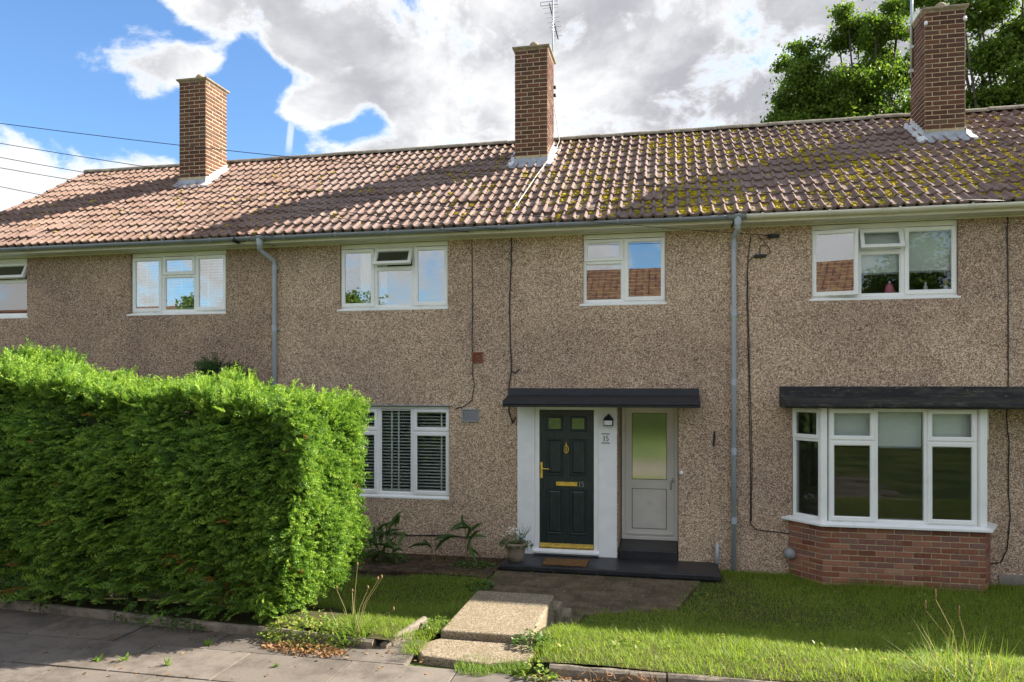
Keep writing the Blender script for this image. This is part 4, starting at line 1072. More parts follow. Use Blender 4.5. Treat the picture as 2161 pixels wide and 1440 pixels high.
wall_cable('black cable down the wall at the far right past the bay canopy', [(2143, 438), (2127, 448), (2126, 480), (2127, 600), (2128, 700), (2127, 815), (2124, 880), (2129, 930), (2128, 1040), (2132, 1090), (2125, 1160), (2112, 1188), (2092, 1190)], .008)
wall_cable('brown cable low along the wall behind the leafy plants', [(720, 1122), (790, 1124), (860, 1130), (930, 1130), (985, 1134), (1003, 1131)], .009)
def jbox(label, px, py, w, h):
    tag(add('junction_box', MB().box(-w / 2, w / 2, -.05, 0, -h / 2, h / 2), 'black_plastic', loc=(WX(px, D - .02), D - .006, WZ(px, py, D - .02)), bevel=.012, seg=3), label, 'junction box')
jbox('upper black cable junction box under the eaves right of the downpipe', 1632, 499, .16, .05); jbox('lower black cable junction box at the looped cable', 1604, 541, .16, .045)
# overhead wires
def wire(label, start, end, sag, r=.0045, mat='wire_black'):
    a, b = Vector(start), Vector(end); Q = []
    for k in range(25):
        t = k / 24; p = a.lerp(b, t); p.z -= sag * 4 * t * (1 - t); Q.append(p)
    tag(add('overhead_wire', MB().tube(Q, r, 5), mat, smooth=True), label, 'wire', 'overhead wires at the left')
def at(px, py, Y): return (WX(px, Y), Y, WZ(px, py, Y))
def wire_px(label, p_left, p_end, pole, ytop, sag, r=.0045):
    wire(label, at(-900, ytop, 6.5), p_end, sag, r)
wire_px('highest overhead wire crossing the left chimney', None, at(2135, 424, 10.55), None, 122, .35)
wire_px('second overhead wire from the top at the left of the sky', None, at(1634, 498, 10.95), None, 128, .30)
wire_px('third overhead wire from the top at the left of the sky', None, at(1066, 486, 10.6), None, 140, .22)
wire_px('fourth overhead wire, meeting the left end of the ridge', None, at(990, 490, 10.6), None, 172, .20)
wire_px('lowest overhead wire at the left edge above the roof verge', None, at(592, 502, 10.6), None, 185, .12)
# television aerials
def aerial():
    x, y = CHX[1] + CHW / 2 - .02, CHY + CHD + .06
    a = thing('tv_aerial', 'television aerial on a thin mast behind the middle chimney', 'aerial', (x, y, 7.9))
    add('mast', MB().tube([(x, y, 7.9), (x, y, 10.6)], .017, 8), 'galvanised', a, smooth=True)
    for zz in (8.25, 8.1): add('clamp', MB().box(x - .03, x + .06, y - .06, y + .02, zz - .02, zz + .02), 'black_plastic', a)
    zb = WZ(1160, 14, y)
    bx = x - .05
    add('boom', MB().tube([(bx, y - .10, zb), (bx - .04, y + 1.3, zb - .02)], .012, 6), 'black_plastic', a)
    add('reflector', MB().ring(bx - .17, bx + .17, zb - .035, zb + .045, .012, y - .11, y - .10, .002), 'galvanised', a)
    for k in range(7):
        yy = y + .05 + k * .19; add('element', MB().tube([(bx - .15 + .006 * k - .005 * k, yy, zb), (bx + .14 - .012 * k, yy, zb)], .004, 5), 'galvanised', a)
    x2, y2 = CHX[2] - CHW / 2 - .03, CHY + CHD * .8
    b = thing('aerial_mast', 'grey aerial mast behind the right chimney before the tree', 'mast', (x2, y2, 7.9))
    add('mast', MB().tube([(x2, y2, 7.85), (x2, y2, 10.4)], .024, 8), 'galvanised', b, smooth=True)
    for zz in (8.35, 7.95): add('clamp', MB().box(x2 - .04, x2 + .05, y2 - .03, y2 + .03, zz - .025, zz + .025), 'lead_white', b)
    tag(add('aerial_cable', MB().tube([Vector(p) for p in [(CHX[1] + .30, CHY + .66, 7.95), (CHX[1] + .36, CHY + .66, 7.6), (CHX[1] + .42, CHY + .6, 7.2), (CHX[1] + .34, CHY + .5, 6.95), (CHX[1] + .30, CHY - .1, roof_z(CHY - .1) + .075), (CHX[1] + .22, CHY - .8, roof_z(CHY - .8) + .07), (CHX[1] + .16, EY + .9, roof_z(EY + .9) + .07), (CHX[1] + .05, EY + .02, EZ + .05)]], .008, 6), 'wire_pale', smooth=True), 'pale aerial cable running down the roof tiles from the middle chimney', 'cable')
aerial()

# ------------------------------------------------------------------ hedge
def spray_template(pairs=7, curve=.18):
    V = []; F = []
    def tri(a, b, c): i = len(V); V.extend([a, b, c]); F.append((i, i + 1, i + 2))
    def ax(t): return np.array([t, 0, -curve * t * t])
    w = .012
    tri(tuple(ax(0) + (0, -w, 0)), tuple(ax(0) + (0, w, 0)), tuple(ax(1.0)))
    for k in range(pairs):
        t = .10 + .82 * k / (pairs - 1); L = (.40 * (1 - t) + .10) * (1 if k else .8); b = ax(t); b2 = ax(min(1, t + .085))
        for s in (-1, 1):
            tip = b + np.array([L * .80, s * L * .62, -.05 * L + .03 * math.sin(k * 2.1 + s)]); mid = b + np.array([L * .34, s * L * .42, .02])
            tri(tuple(b), tuple(tip), tuple(b2)); 
            for q in (.5,):
                c0 = b + (tip - b) * q; c1 = b + (tip - b) * min(1, q + .24); tp = c0 + np.array([.10, s * .012, .02]) * (1.3 - q)*1.3
                tp2 = c0 + np.array([.03, s * .10, .0]) * (1.4 - q) ; tri(tuple(c0), tuple(tp), tuple(c1)); tri(tuple(c0), tuple(c1), tuple(tp2))
    return np.array(V), np.array(F)
SPV, SPF = spray_template()
HX0, HX1, HY0, HY1 = -9.6, -3.34, 6.10, 7.72
def hedge_top(x): return 2.49 + .125 * np.maximum(0, -4.6 - x) + .05 * np.sin(x * 2.3) + .04 * np.sin(x * 5.1 + 1)
def build_hedge():
    h = thing('conifer_hedge', 'tall clipped bright green conifer hedge at the left above the pavement', 'hedge', (-6, 7, .45))
    def lump(a, b): return .05 * np.sin(a * 2.7 + b * 1.9) + .045 * np.sin(a * 5.3 - b * 3.1 + 1) + .03 * np.sin(a * 9.1 + b * 7.7)
    P = []; A = []; U = []; S = []; VV = []
    def emit(p, nrm, n, smin, smax, upw, spread, vmul=1.0, vadd=0.0):
        d = nrm + np.array([0, 0, upw]) + nrng.normal(size=(n, 3)) * spread
        u = nrng.normal(size=(n, 3)) * .7 + np.array([0, -.25, .8])
        P.append(p); A.append(d); U.append(u); S.append(nrng.uniform(smin, smax, n)); VV.append(np.clip(nrng.beta(2.2, 2.6, n) * .93 * vmul + vadd, 0, .93))
    # front face, thinner near the ground
    n = 21500
    x = nrng.uniform(HX0, HX1 + .02, n); t = nrng.random(n); top = hedge_top(x); z = .62 + (top - .62) * t
    keep = nrng.random(n) < (.35 + .65 * sstep(.0, .30, t) + .0 * x); x, z, t, top = x[keep], z[keep], t[keep], top[keep]; n = len(x)
    y = HY0 + .06 + lump(x, z) + .42 * sstep(.66, 1.0, t) + .26 * sstep(.35, 0, t) + nrng.random(n) ** 1.6 * .30
    emit(np.stack([x, y, z], 1), np.tile([-.85, -1.0, -.10], (n, 1)), n, .09, .17, .0, .40)
    # right-hand end
    n = 6800
    y = nrng.uniform(HY0 + .02, HY1, n); t = nrng.random(n); z = .60 + (2.50 - .60) * t
    x = HX1 + .02 + lump(y, z) * 1.1 - .16 * sstep(.85, 1, t) - nrng.random(n) ** 2 * .22 - .20 * sstep(.3, 0, t)
    emit(np.stack([x, y, z], 1), np.tile([.9, -.35, 0], (n, 1)), n, .09, .17, .10, .45, 1.0, .06)
    # top, with long new shoots
    n = 9000
    x = nrng.uniform(HX0, HX1 + .05, n); y = nrng.uniform(HY0 + .30, HY1 + .1, n)
    z = hedge_top(x) + lump(x, y) * .9 - .10 * sstep(.2, 0, y - HY0) - nrng.random(n) ** 2 * .15
    emit(np.stack([x, y, z], 1), np.tile([.30, -.35, .75], (n, 1)), n, .10, .20, .1, .46, 1.0, .18)
    n = 260
    x = nrng.uniform(HX0, HX1 + .1, n); y = nrng.uniform(HY0 + .1, HY1, n); z = hedge_top(x) + lump(x, y)
    emit(np.stack([x, y, z], 1), np.tile([.65, -.1, .55], (n, 1)), n, .17, .28, .2, .35, 1.0, .2)
    # back
    n = 1400
    x = nrng.uniform(HX0, HX1, n); z = nrng.uniform(.7, 2.5, n); y = HY1 + lump(x, z) - nrng.random(n) * .2
    emit(np.stack([x, y, z], 1), np.tile([0, 1.0, 0], (n, 1)), n, .14, .26, .1, .4)
    # horizontal lower branches
    n = 700
    x = nrng.uniform(-7.8, -3.5, n); z = nrng.uniform(.55, 1.25, n); y = HY0 + nrng.uniform(.06, .3, n)
    emit(np.stack([x, y, z], 1), np.tile([-1.0, -.45, -.05], (n, 1)), n, .14, .24, 0, .36)
    P, A, U, S, VV = map(np.concatenate, (P, A, U, S, VV))
    dead = (nrng.random(len(P)) < .002 + .07 * (P[:, 2] < 1.15) * (np.sin(P[:, 0] * 2.6) > .45)); VV[dead] = nrng.uniform(.965, 1, dead.sum())
    V, F, var = batch(SPV, SPF, P, A, U, S, VV)
    V = V + nrng.normal(size=V.shape) * .005
    tipv = np.tile(SPV[:, 0], len(P)); live = var < .95; var = np.where(live, np.clip(var - .22 + .42 * tipv, 0, .93), var)     # young tips are paler than the old wood end
    kind(link('foliage', np_mesh('foliage', V, F, 'hedge_leaf', var), h), 'stuff')
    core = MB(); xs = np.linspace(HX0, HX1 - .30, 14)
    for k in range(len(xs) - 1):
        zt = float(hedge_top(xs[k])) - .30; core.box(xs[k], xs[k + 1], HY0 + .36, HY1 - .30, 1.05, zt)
    add('dark_core', core, 'core', h)  # solid dark boxes stop see-through and stand in for the shaded hedge inside
    for x in np.arange(HX0 + .2, HX1 - .55, .55):
        y = 7.0 + rng.uniform(-.15, .15); add('trunk', MB().tube([(x, y, .3), (x + rng.uniform(-.05, .05), y, .8), (x + rng.uniform(-.1, .1), y, 1.4)], [.05, .04, .03], 7), 'bark', h, smooth=True)
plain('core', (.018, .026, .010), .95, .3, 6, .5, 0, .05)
build_hedge()
def back_conifer():
    h = thing('conifer_shrub', 'dark green conifer shrub against the wall behind the hedge top', 'shrub', (-6.9, 10.3, .05))
    n = 1100; t = nrng.random(n); a = nrng.uniform(0, 2 * math.pi, n); r = (.75 * (1 - t * .75)) * np.sqrt(nrng.uniform(.4, 1, n))
    P = np.stack([-6.75 + r * np.cos(a), 10.3 + .55 * r * np.sin(a), .2 + t * 2.75], 1)
    A = np.stack([np.cos(a), np.sin(a), np.full(n, .55)], 1) + nrng.normal(size=(n, 3)) * .3; U = nrng.normal(size=(n, 3)) + (0, 0, 1)
    V, F, var = batch(SPV, SPF, P, A, U, nrng.uniform(.18, .34, n), nrng.random(n))
    kind(link('foliage', np_mesh('foliage', V, F, 'hedge_back_leaf', var), h), 'stuff'); add('trunk', MB().tube([(-6.75, 10.3, 0), (-6.72, 10.3, 2.4)], [.05, .02], 7), 'bark', h)
back_conifer()

# ------------------------------------------------------------------ grass
def leaf_shape():
    V = np.array([(0, 0, 0), (.3, -.26, .05), (.3, .26, .05), (.65, -.24, .02), (.65, .24, .02), (1, 0, -.12), (.35, 0, -.02), (.65, 0, -.04)]); F = np.array([(0, 1, 6), (0, 6, 2), (1, 3, 7), (1, 7, 6), (6, 7, 4), (6, 4, 2), (3, 5, 7), (7, 5, 4)]); return V, F
LV, LF = leaf_shape()
GV = np.array([(0, -.5, 0), (0, .5, 0), (.5, -.36, .07), (.5, .36, .07), (1, 0, .25)], dtype=float)
GF = np.array([(0, 1, 3), (0, 3, 2), (2, 3, 4)])
def blades(P, L, wid, lean, var):
    n = len(P); a = nrng.uniform(0, 2 * math.pi, n)
    A = np.stack([np.cos(a) * lean, np.sin(a) * lean, np.ones(n)], 1); U = np.stack([np.cos(a), np.sin(a), np.zeros(n)], 1)
    A /= np.linalg.norm(A, axis=1, keepdims=True); U = U - A * np.sum(A * U, 1, keepdims=True); U /= np.linalg.norm(U, axis=1, keepdims=True); B = np.cross(U, A)
    V = P[:, None, :] + GV[None, :, 0:1] * L[:, None, None] * A[:, None, :] + GV[None, :, 1:2] * wid[:, None, None] * B[:, None, :] + GV[None, :, 2:3] * (L * lean * .9)[:, None, None] * U[:, None, :]
    F = GF[None] + (np.arange(n) * 5)[:, None, None]
    return V.reshape(-1, 3), F.reshape(-1, 3), np.repeat(var, 5)
BAYP = [(1.6, 11.1), (2.0, 10.56), (4.0, 10.56), (4.25, 11.1)]
def build_grass():
    n = 290000
    x = nrng.uniform(-5.2, 7.0, n); y = nrng.uniform(5.82, 10.98, n)
    # thinner where the picture cannot resolve blades
    jx = x + .07 * np.sin(y * 23 + x * 7) + nrng.normal(size=n) * .035; jy = y + .07 * np.sin(x * 19) + nrng.normal(size=n) * .035
    ok = ~in_poly(jx, jy, PATH) & ~((x > -2.03) & (x < -1.10) & (y < 8.3)) & ~((x > PX0) & (x < PX1 + .02) & (y > 10.24)) & ~in_poly(x, y, BAYP)
    left = (x < -2.2); ok &= ~(left & (y < 6.13 + .07 * np.maximum(0, -2.4 - x))); ok &= ~((x < -3.1) & (y < 7.4)) 
    ok &= ~(left & (y > 9.75 + .35 * np.sin(x * 1.7)) & (nrng.random(n) < .86))          # bare flower bed by the wall
    ok &= ~((x > -.95) & (y < 5.825))
    pat = .5 + .25 * np.sin(x * 2.1 + np.sin(y * 3)) + .25 * np.sin(y * 2.7 - x * 1.3 + 1.5)
    near_path = np.exp(-((x - .7) / .6) ** 2 - ((y - 9.6) / .8) ** 2)
    ok &= nrng.random(n) < 1 - .55 * near_path
    x, y, pat, near_path = x[ok], y[ok], pat[ok], near_path[ok]; n = len(x)
    L = nrng.uniform(.022, .062, n) * (1 + .4 * pat)
    wallg = np.exp(-np.abs(y - 10.5) / .16) * (x > 1.3) + .9 * np.exp(-((x - 1.35) / .35) ** 2 - ((y - 10.8) / .35) ** 2) + (x > 2.3) * .55 * sstep(8.2, 9.6, y)
    L *= 1 + 1.5 * wallg * nrng.random(n)
    edge = (y < 6.15) & (x > -1); L *= 1 + .6 * edge * nrng.random(n)
    L *= 1 - .3 * near_path
    cc = np.stack([nrng.uniform(-5, 7, 420), nrng.uniform(5.85, 10.9, 420)], 1); cr = nrng.uniform(.03, .12, 420); ch = nrng.uniform(-.45, 1.3, 420); gain = np.ones(n)
    for k in range(420):
        d2 = ((x - cc[k, 0]) ** 2 + (y - cc[k, 1]) ** 2) / cr[k] ** 2; m_ = d2 < 4; gain[m_] += ch[k] * np.exp(-d2[m_])
    L *= np.clip(gain, .35, 2.6)
    wid = nrng.uniform(.0028, .0055, n) * (1 + .25 * (y > 8)); lean = nrng.uniform(.2, 1.5, n)
    dry = .30 * sstep(.55, .9, .5 + .5 * np.sin(x * 1.9 + 2.2) * np.sin(y * 2.3 + .7)) + .5 * near_path
    big = .5 + .5 * np.sin(x * .9 + 1.3 * np.sin(y * 1.1)) * np.sin(y * 1.4 + x * .5)
    var = np.clip(nrng.beta(2, 2.4, n) * .70 + .16 * (big - .4) + (nrng.random(n) < .10 + dry * .7) * .42, 0, 1)
    P = np.stack([x, y, np.where(in_poly(x, y, PATH), .036, LH(x, y) - .004)], 1)
    V, F, v = blades(P, L, wid, lean, var)
    kind(tag(link('grass', np_mesh('grass', V, F, 'grass_blade', v)), 'short green lawn grass in front of the terrace', 'grass'), 'stuff')
build_grass()
def lawn_weeds():
    P = []
    for _ in range(150):
        x, y = rng.uniform(-3.0, 5.5), rng.uniform(5.9, 10.3)
        if bool(in_poly(np.array([x]), np.array([y]), PATH)[0]) or (-2.1 < x < -1.0 and y < 8.4) or (x < -2.2 and y < 6.3): continue
        r = rng.uniform(.03, .10)
        for _ in range(rng.randint(5, 16)): a = rng.uniform(0, 6.28); q = r * math.sqrt(rng.random()); P.append((x + q * math.cos(a), y + q * math.sin(a), float(LH(x, y)) + rng.uniform(.015, .05)))
    P = np.array(P); n = len(P); A = nrng.normal(size=(n, 3)) * (1, 1, .35); U = np.array([0, 0, 1.0]) + nrng.normal(size=(n, 3)) * .4
    V, F, v = batch(LV, LF, P, A, U, nrng.uniform(.02, .05, n), nrng.uniform(.1, 1, n))
    kind(tag(link('lawn_weeds', np_mesh('lawn_weeds', V, F, 'weed_leaf', v)), 'clover and small broad leaved weeds scattered through the lawn', 'weeds'), 'stuff')

lawn_weeds()

def tuft(name, label, cat, cx, cy, n, r, Lm, wid, lean, mat, z=None, extra=None, vlo=0, vhi=.9):
    a = nrng.uniform(0, 2 * math.pi, n); q = np.sqrt(nrng.random(n)) * r; x = cx + q * np.cos(a); y = cy + q * np.sin(a)
    zz = (LH(x, y) if z is None else np.full(n, z)) - .005
    V, F, v = blades(np.stack([x, y, zz], 1), nrng.uniform(.45, 1, n) * Lm, nrng.uniform(.6, 1.1, n) * wid, nrng.uniform(.1, lean, n), nrng.uniform(vlo, vhi, n))
    me = np_mesh(name, V, F, mat, v)
    if extra is None: return tag(link(name, me), label, cat)
    t = thing(name, label, cat, (cx, cy, float(LH(cx, cy)) if z is None else z)); link('leaf_blades', me, t); extra(t); return t
def stalks(items, mat='straw', head=.012, hl=.03):
    def f(t):
        for (x, y, z, dx, dy, h) in items:
            pts = [(x, y, z), (x + dx * .4, y + dy * .4, z + h * .6), (x + dx, y + dy, z + h)]
            s = add('stalk', MB().tube(pts, [.0035, .003, .0022], 5), mat, t)
            add('seed_head', MB().lathe([(.003, 0), (head * .8, hl * .3), (head * .7, hl * .8), (.003, hl * 1.1)], pts[-1], 7), 'twig', t, smooth=True)
            s.data.attributes.new('var', 'FLOAT', 'POINT').data.foreach_set('value', [rng.random()] * len(s.data.vertices))
    return f
gx, gy = G(745, 1345, .45)
tuft('plantain_weed', 'spiky weed clump with tall brown seed stalks left of the concrete slab', 'weed', gx, gy, 120, .13, .36, .014, 1.3, 'weed_leaf', .42,
     stalks([(gx, gy, .45, .02, .05, .62), (gx - .02, gy, .45, -.16, .05, .40), (gx + .03, gy, .45, .22, .05, .52), (gx + .02, gy, .45, .19, .06, .50), (gx + .01, gy, .45, .11, .05, .42), (gx, gy + .02, .45, -.06, .1, .36), (gx + .02, gy, .45, .36, 0, .26)]))
gx, gy = G(2035, 1435, .47)
tuft('tall_grass_clump', 'tall pale grass clump at the front edge of the right lawn', 'grass clump', gx, gy, 300, .30, .46, .008, 1.5, 'weed_leaf', None,
     stalks([(gx, gy, .47, -.18, .05, .58), (gx, gy, .47, -.26, .02, .50), (gx + .05, gy, .47, -.05, .1, .45)], head=.006, hl=.07), .3, 1)
for (px, py, nn, rr, L, lab) in [(1010, 1408, 900, .20, .075, 'patch of grass growing over the pavement in front of the entry slab'), (1085, 1412, 420, .14, .08, 'right end of the grass overgrowing the pavement by the kerb'), (880, 1372, 90, .09, .12, 'small green weed tuft at the left corner of the entry slab')]:
    gx, gy = G(px, py, PAVE); tuft('grass_patch', lab, 'grass', gx, gy, nn, rr, L, .006, .9, 'weed_leaf', PAVE, None, 0, .85)
for (px, py, lab, nn, L, w) in [(440, 1362, 'small leafy weed in the shaded pavement near the kerb', 9, .10, .045), (355, 1404, 'grassy weed in a pavement joint at the shadow edge', 16, .12, .012), (262, 1394, 'single upright leaf weed in a pavement joint', 5, .12, .03), (205, 1396, 'flat leafy weed in the leftmost pavement joint', 10, .08, .04), (580, 1408, 'tiny green weed on the sunlit pavement', 12, .06, .014)]:
    gx, gy = G(px, py, PAVE); tuft('pavement_weed', lab, 'weed', gx, gy, nn, .02, L, w, 1.2, 'weed_leaf', PAVE + .004, None, .2, .7)
# leafy weeds and ivy
def leafy(name, label, cat, cx, cy, z, n, rx, ry, h, size, mat, vlo=0, vhi=1, parent=None, flat=.5, rot=0):
    a = nrng.uniform(0, 2 * math.pi, n); q = np.sqrt(nrng.random(n)); x0 = q * np.cos(a) * rx; y0 = q * np.sin(a) * ry
    x = cx + x0 * math.cos(rot) - y0 * math.sin(rot); y = cy + x0 * math.sin(rot) + y0 * math.cos(rot)
    zz = z + nrng.random(n) * h * (1.1 - q)
    A = np.stack([np.cos(a), np.sin(a), nrng.normal(size=n) * .5 + .1], 1) + nrng.normal(size=(n, 3)) * .4; U = np.array([0, 0, 1.0]) + nrng.normal(size=(n, 3)) * flat
    V, F, v = batch(LV, LF, np.stack([x, y, zz], 1), A, U, nrng.uniform(.5, 1, n) * size, nrng.uniform(vlo, vhi, n))
    o = link(name, np_mesh(name, V, F, mat, v), parent)
    if label: tag(o, label, cat); kind(o, 'stuff')
    return o
gx, gy = G(650, 1345, .42); leafy('weed_patch', 'mound of yellowing weeds and dry stems at the right foot of the hedge', 'weeds', gx, gy, .40, 950, .50, .20, .32, .055, 'weed_leaf', .35, 1, rot=-.1)
gx, gy = G(640, 1372, PAVE); kind(leafy('dry_leaves', 'drift of dry brown leaves on the pavement below the hedge end', 'leaves', gx, gy, PAVE + .004, 420, .42, .11, .05, .045, 'dry_leaf', 0, 1, rot=-.1), 'stuff')
gx, gy = G(1125, 1352, .47); leafy('clover_patch', 'clump of broad green weeds at the right front corner of the slab', 'weeds', gx, gy, .45, 240, .17, .16, .14, .05, 'broad_leaf', .3, 1)
gx, gy = G(925, 1320, .46); leafy('weed_patch', 'bright small leaved weeds between the tilted kerb stone and slab', 'weeds', gx, gy, .44, 220, .16, .16, .13, .04, 'weed_leaf', .1, .85)
gx, gy = G(1130, 1428, PAVE); leafy('weed_patch', 'straggling weeds in the gap before the right kerb', 'weeds', gx, gy, PAVE + .01, 170, .17, .09, .12, .05, 'weed_leaf', .2, 1)
gx, gy = G(330, 1322, PAVE); leafy('ivy', 'dark ivy trailing over the kerb under the hedge', 'ivy', gx, gy, PAVE + .02, 240, .55, .07, .16, .05, 'broad_leaf', 0, .5, rot=-.12)
gx, gy = G(95, 1290, PAVE); leafy('ivy', 'ivy leaves on the kerb at the left edge of the picture', 'ivy', gx, gy, PAVE + .02, 110, .35, .06, .14, .05, 'broad_leaf', 0, .6, rot=-.12)
def litter():
    P = []
    for _ in range(700): px, py = rng.uniform(100, 900), rng.uniform(1300, 1440); x, y = G(px, py, PAVE); P.append((x, y, PAVE + .006)) if y < 6.1 + .072 * max(0, -2.4 - x) and rng.random() < .12 + .88 * (y > 5.85 + .07 * max(0, -2.4 - x)) else None
    for _ in range(240): px, py = rng.uniform(1130, 1560), rng.uniform(1412, 1440); x, y = G(px, py, PAVE); P.append((x, y, PAVE + .008)) if 5.45 < y < 5.79 else None
    for _ in range(130): P.append((rng.uniform(-2.3, .3), rng.uniform(8.5, 10.2), .046))
    for _ in range(150): x = rng.uniform(-5, -2.4); y = rng.uniform(9.9, 10.9); P.append((x, y, float(LH(x, y)) + .012))
    P = np.array(P); n = len(P); A = nrng.normal(size=(n, 3)) * (1, 1, .12); U = np.array([0, 0, 1.0]) + nrng.normal(size=(n, 3)) * .25
    V, F, v = batch(LV, LF, P, A, U, nrng.uniform(.018, .045, n), nrng.random(n))
    kind(tag(link('leaf_litter', np_mesh('leaf_litter', V, F, 'dry_leaf', v)), 'scattered dry leaves on pavement, path and flower bed', 'leaves'), 'stuff')
litter()
def dry_stems():
    t = thing('dry_stems', 'tangle of dry brown stems against the front of the right kerb', 'stems', (*G(1250, 1425, PAVE), PAVE))
    for k in range(16):
        px = rng.uniform(1180, 1400); x, y = G(px, rng.uniform(1418, 1436), PAVE); y = min(y, 5.72); a = rng.uniform(-1, 1); pts = [(x, y, PAVE + .01)]
        for j in range(4): pts.append((pts[-1][0] + rng.uniform(-.07, .07) + a * .04, min(5.75, pts[-1][1] + rng.uniform(-.03, .04)), PAVE + .01 + rng.random() * .09))
        add('stem', MB().tube(pts, .0035, 4), 'twig', t)
dry_stems()
bed = add('flower_bed', MB().prism([(-6.0, 9.9), (-4.6, 9.78), (-3.4, 9.95), (-2.42, 9.85), (-2.36, 10.99), (-6.0, 10.99)], -.05, .045), 'soil'); kind(bed)
def wall_plant(label, cx, cy, stems):
    t = thing('leafy_plant', label, 'plant', (cx, cy, .03), 'plants in the bed by the wall')
    P = []; A = []; S = []
    for (dx, dy, h, nl) in stems:
        top = (cx + dx, cy + dy, h); add('stem', MB().tube([(cx + dx * .3, cy + dy * .3, .02), (cx + dx * .7, cy + dy * .6, h * .5), top], [.008, .006, .004], 5), 'twig' if rng.random() < .5 else 'stem_green', t)
        for k in range(nl):
            f = .45 + .55 * (k + 1) / nl; a = rng.uniform(0, 6.28); P.append((cx + dx * f, cy + dy * f, h * f)); A.append((math.cos(a), math.sin(a) * .7 - .2, rng.uniform(-.5, 1.4))); S.append(rng.uniform(.24, .42))
    P, A, S = np.array(P), np.array(A), np.array(S); U = np.array([0, 0, 1.0]) + nrng.normal(size=(len(P), 3)) * .5
    tv = LV * (1, .27, 1.6); V, F, v = batch(tv, LF, P, A, U, S, nrng.uniform(0, .7, len(P))); link('leaves', np_mesh('leaves', V, F, 'broad_leaf', v), t)
plain('stem_green', (.08, .12, .04), .7)
wall_plant('largest long leaved plant in the bed, nearest the hedge', WX(815, 10.5), 10.45, [(-.15, 0, .45, 7), (.05, .1, .62, 6), (.22, .05, .72, 6), (-.3, -.1, .35, 6), (.25, -.2, .3, 6), (0, -.25, .28, 7)])
wall_plant('single upright long leaf between the two bigger wall plants', WX(912, 10.6), 10.6, [(0, 0, .35, 3), (.05, .05, .25, 2)])
wall_plant('tall thin stemmed plant by the wall near the flower pot', WX(985, 10.5), 10.5, [(-.05, .1, .62, 4), (.06, .05, .58, 5), (.02, -.05, .3, 2)])
for (px, py, nn, rx, lab) in [(1000, 1195, 260, .32, 'low green weeds in the bed at the left end of the black step'), (800, 1180, 240, .5, 'low green weeds in the bed below the ground floor window'), (1015, 1240, 160, .16, 'trailing weeds beside the path left of the black step')]:
    gx, gy = G(px, py, .04); gy = min(gy, 10.75); leafy('weed_patch', lab, 'weeds', gx, gy, .04, nn, rx, .22, .12, .06, 'broad_leaf', .1, .9)
def flower_pot():
    x, y = G(1091, 1180, .135); y = min(y, 10.55); z = .133
    t = thing('flower_pot', 'clay flower pot with white flowers on the left end of the black step', 'flower pot', (x, y, z))
    add('pot', MB().lathe([(.105, 0), (.125, .10), (.145, .20), (.165, .22), (.165, .26), (.145, .262), (.14, .23)], (x, y, z), 20), 'pot_clay', t, smooth=True)
    add('compost', MB().lathe([(.135, 0), (.02, .02)], (x, y, z + .235), 14), 'soil', t)
    leafy('foliage', None, None, x, y, z + .20, 380, .24, .20, .26, .045, 'broad_leaf', .1, .8, t, .8)
    for k in range(26):
        a = rng.uniform(0, 6.28); r = rng.uniform(0, .18); fx, fy, fz = x - .05 + r * math.cos(a), y + r * .8 * math.sin(a), z + .33 + rng.uniform(0, .14)
        add('flower', MB().lathe([(.004, 0), (.017, .006), (.014, .014), (.003, .016)], (fx, fy, fz), 7), 'flower_white', t, rot=None)
    for k in range(14):
        a = rng.uniform(-.6, .9); fx = x + .10 + .16 * math.sin(a); fz = z + .42 + .10 * rng.random(); add('stem', MB().tube([(x + .05, y, z + .25), (fx, y + rng.uniform(-.1, .1), fz)], .0025, 4), 'stem_green', t)
flower_pot()

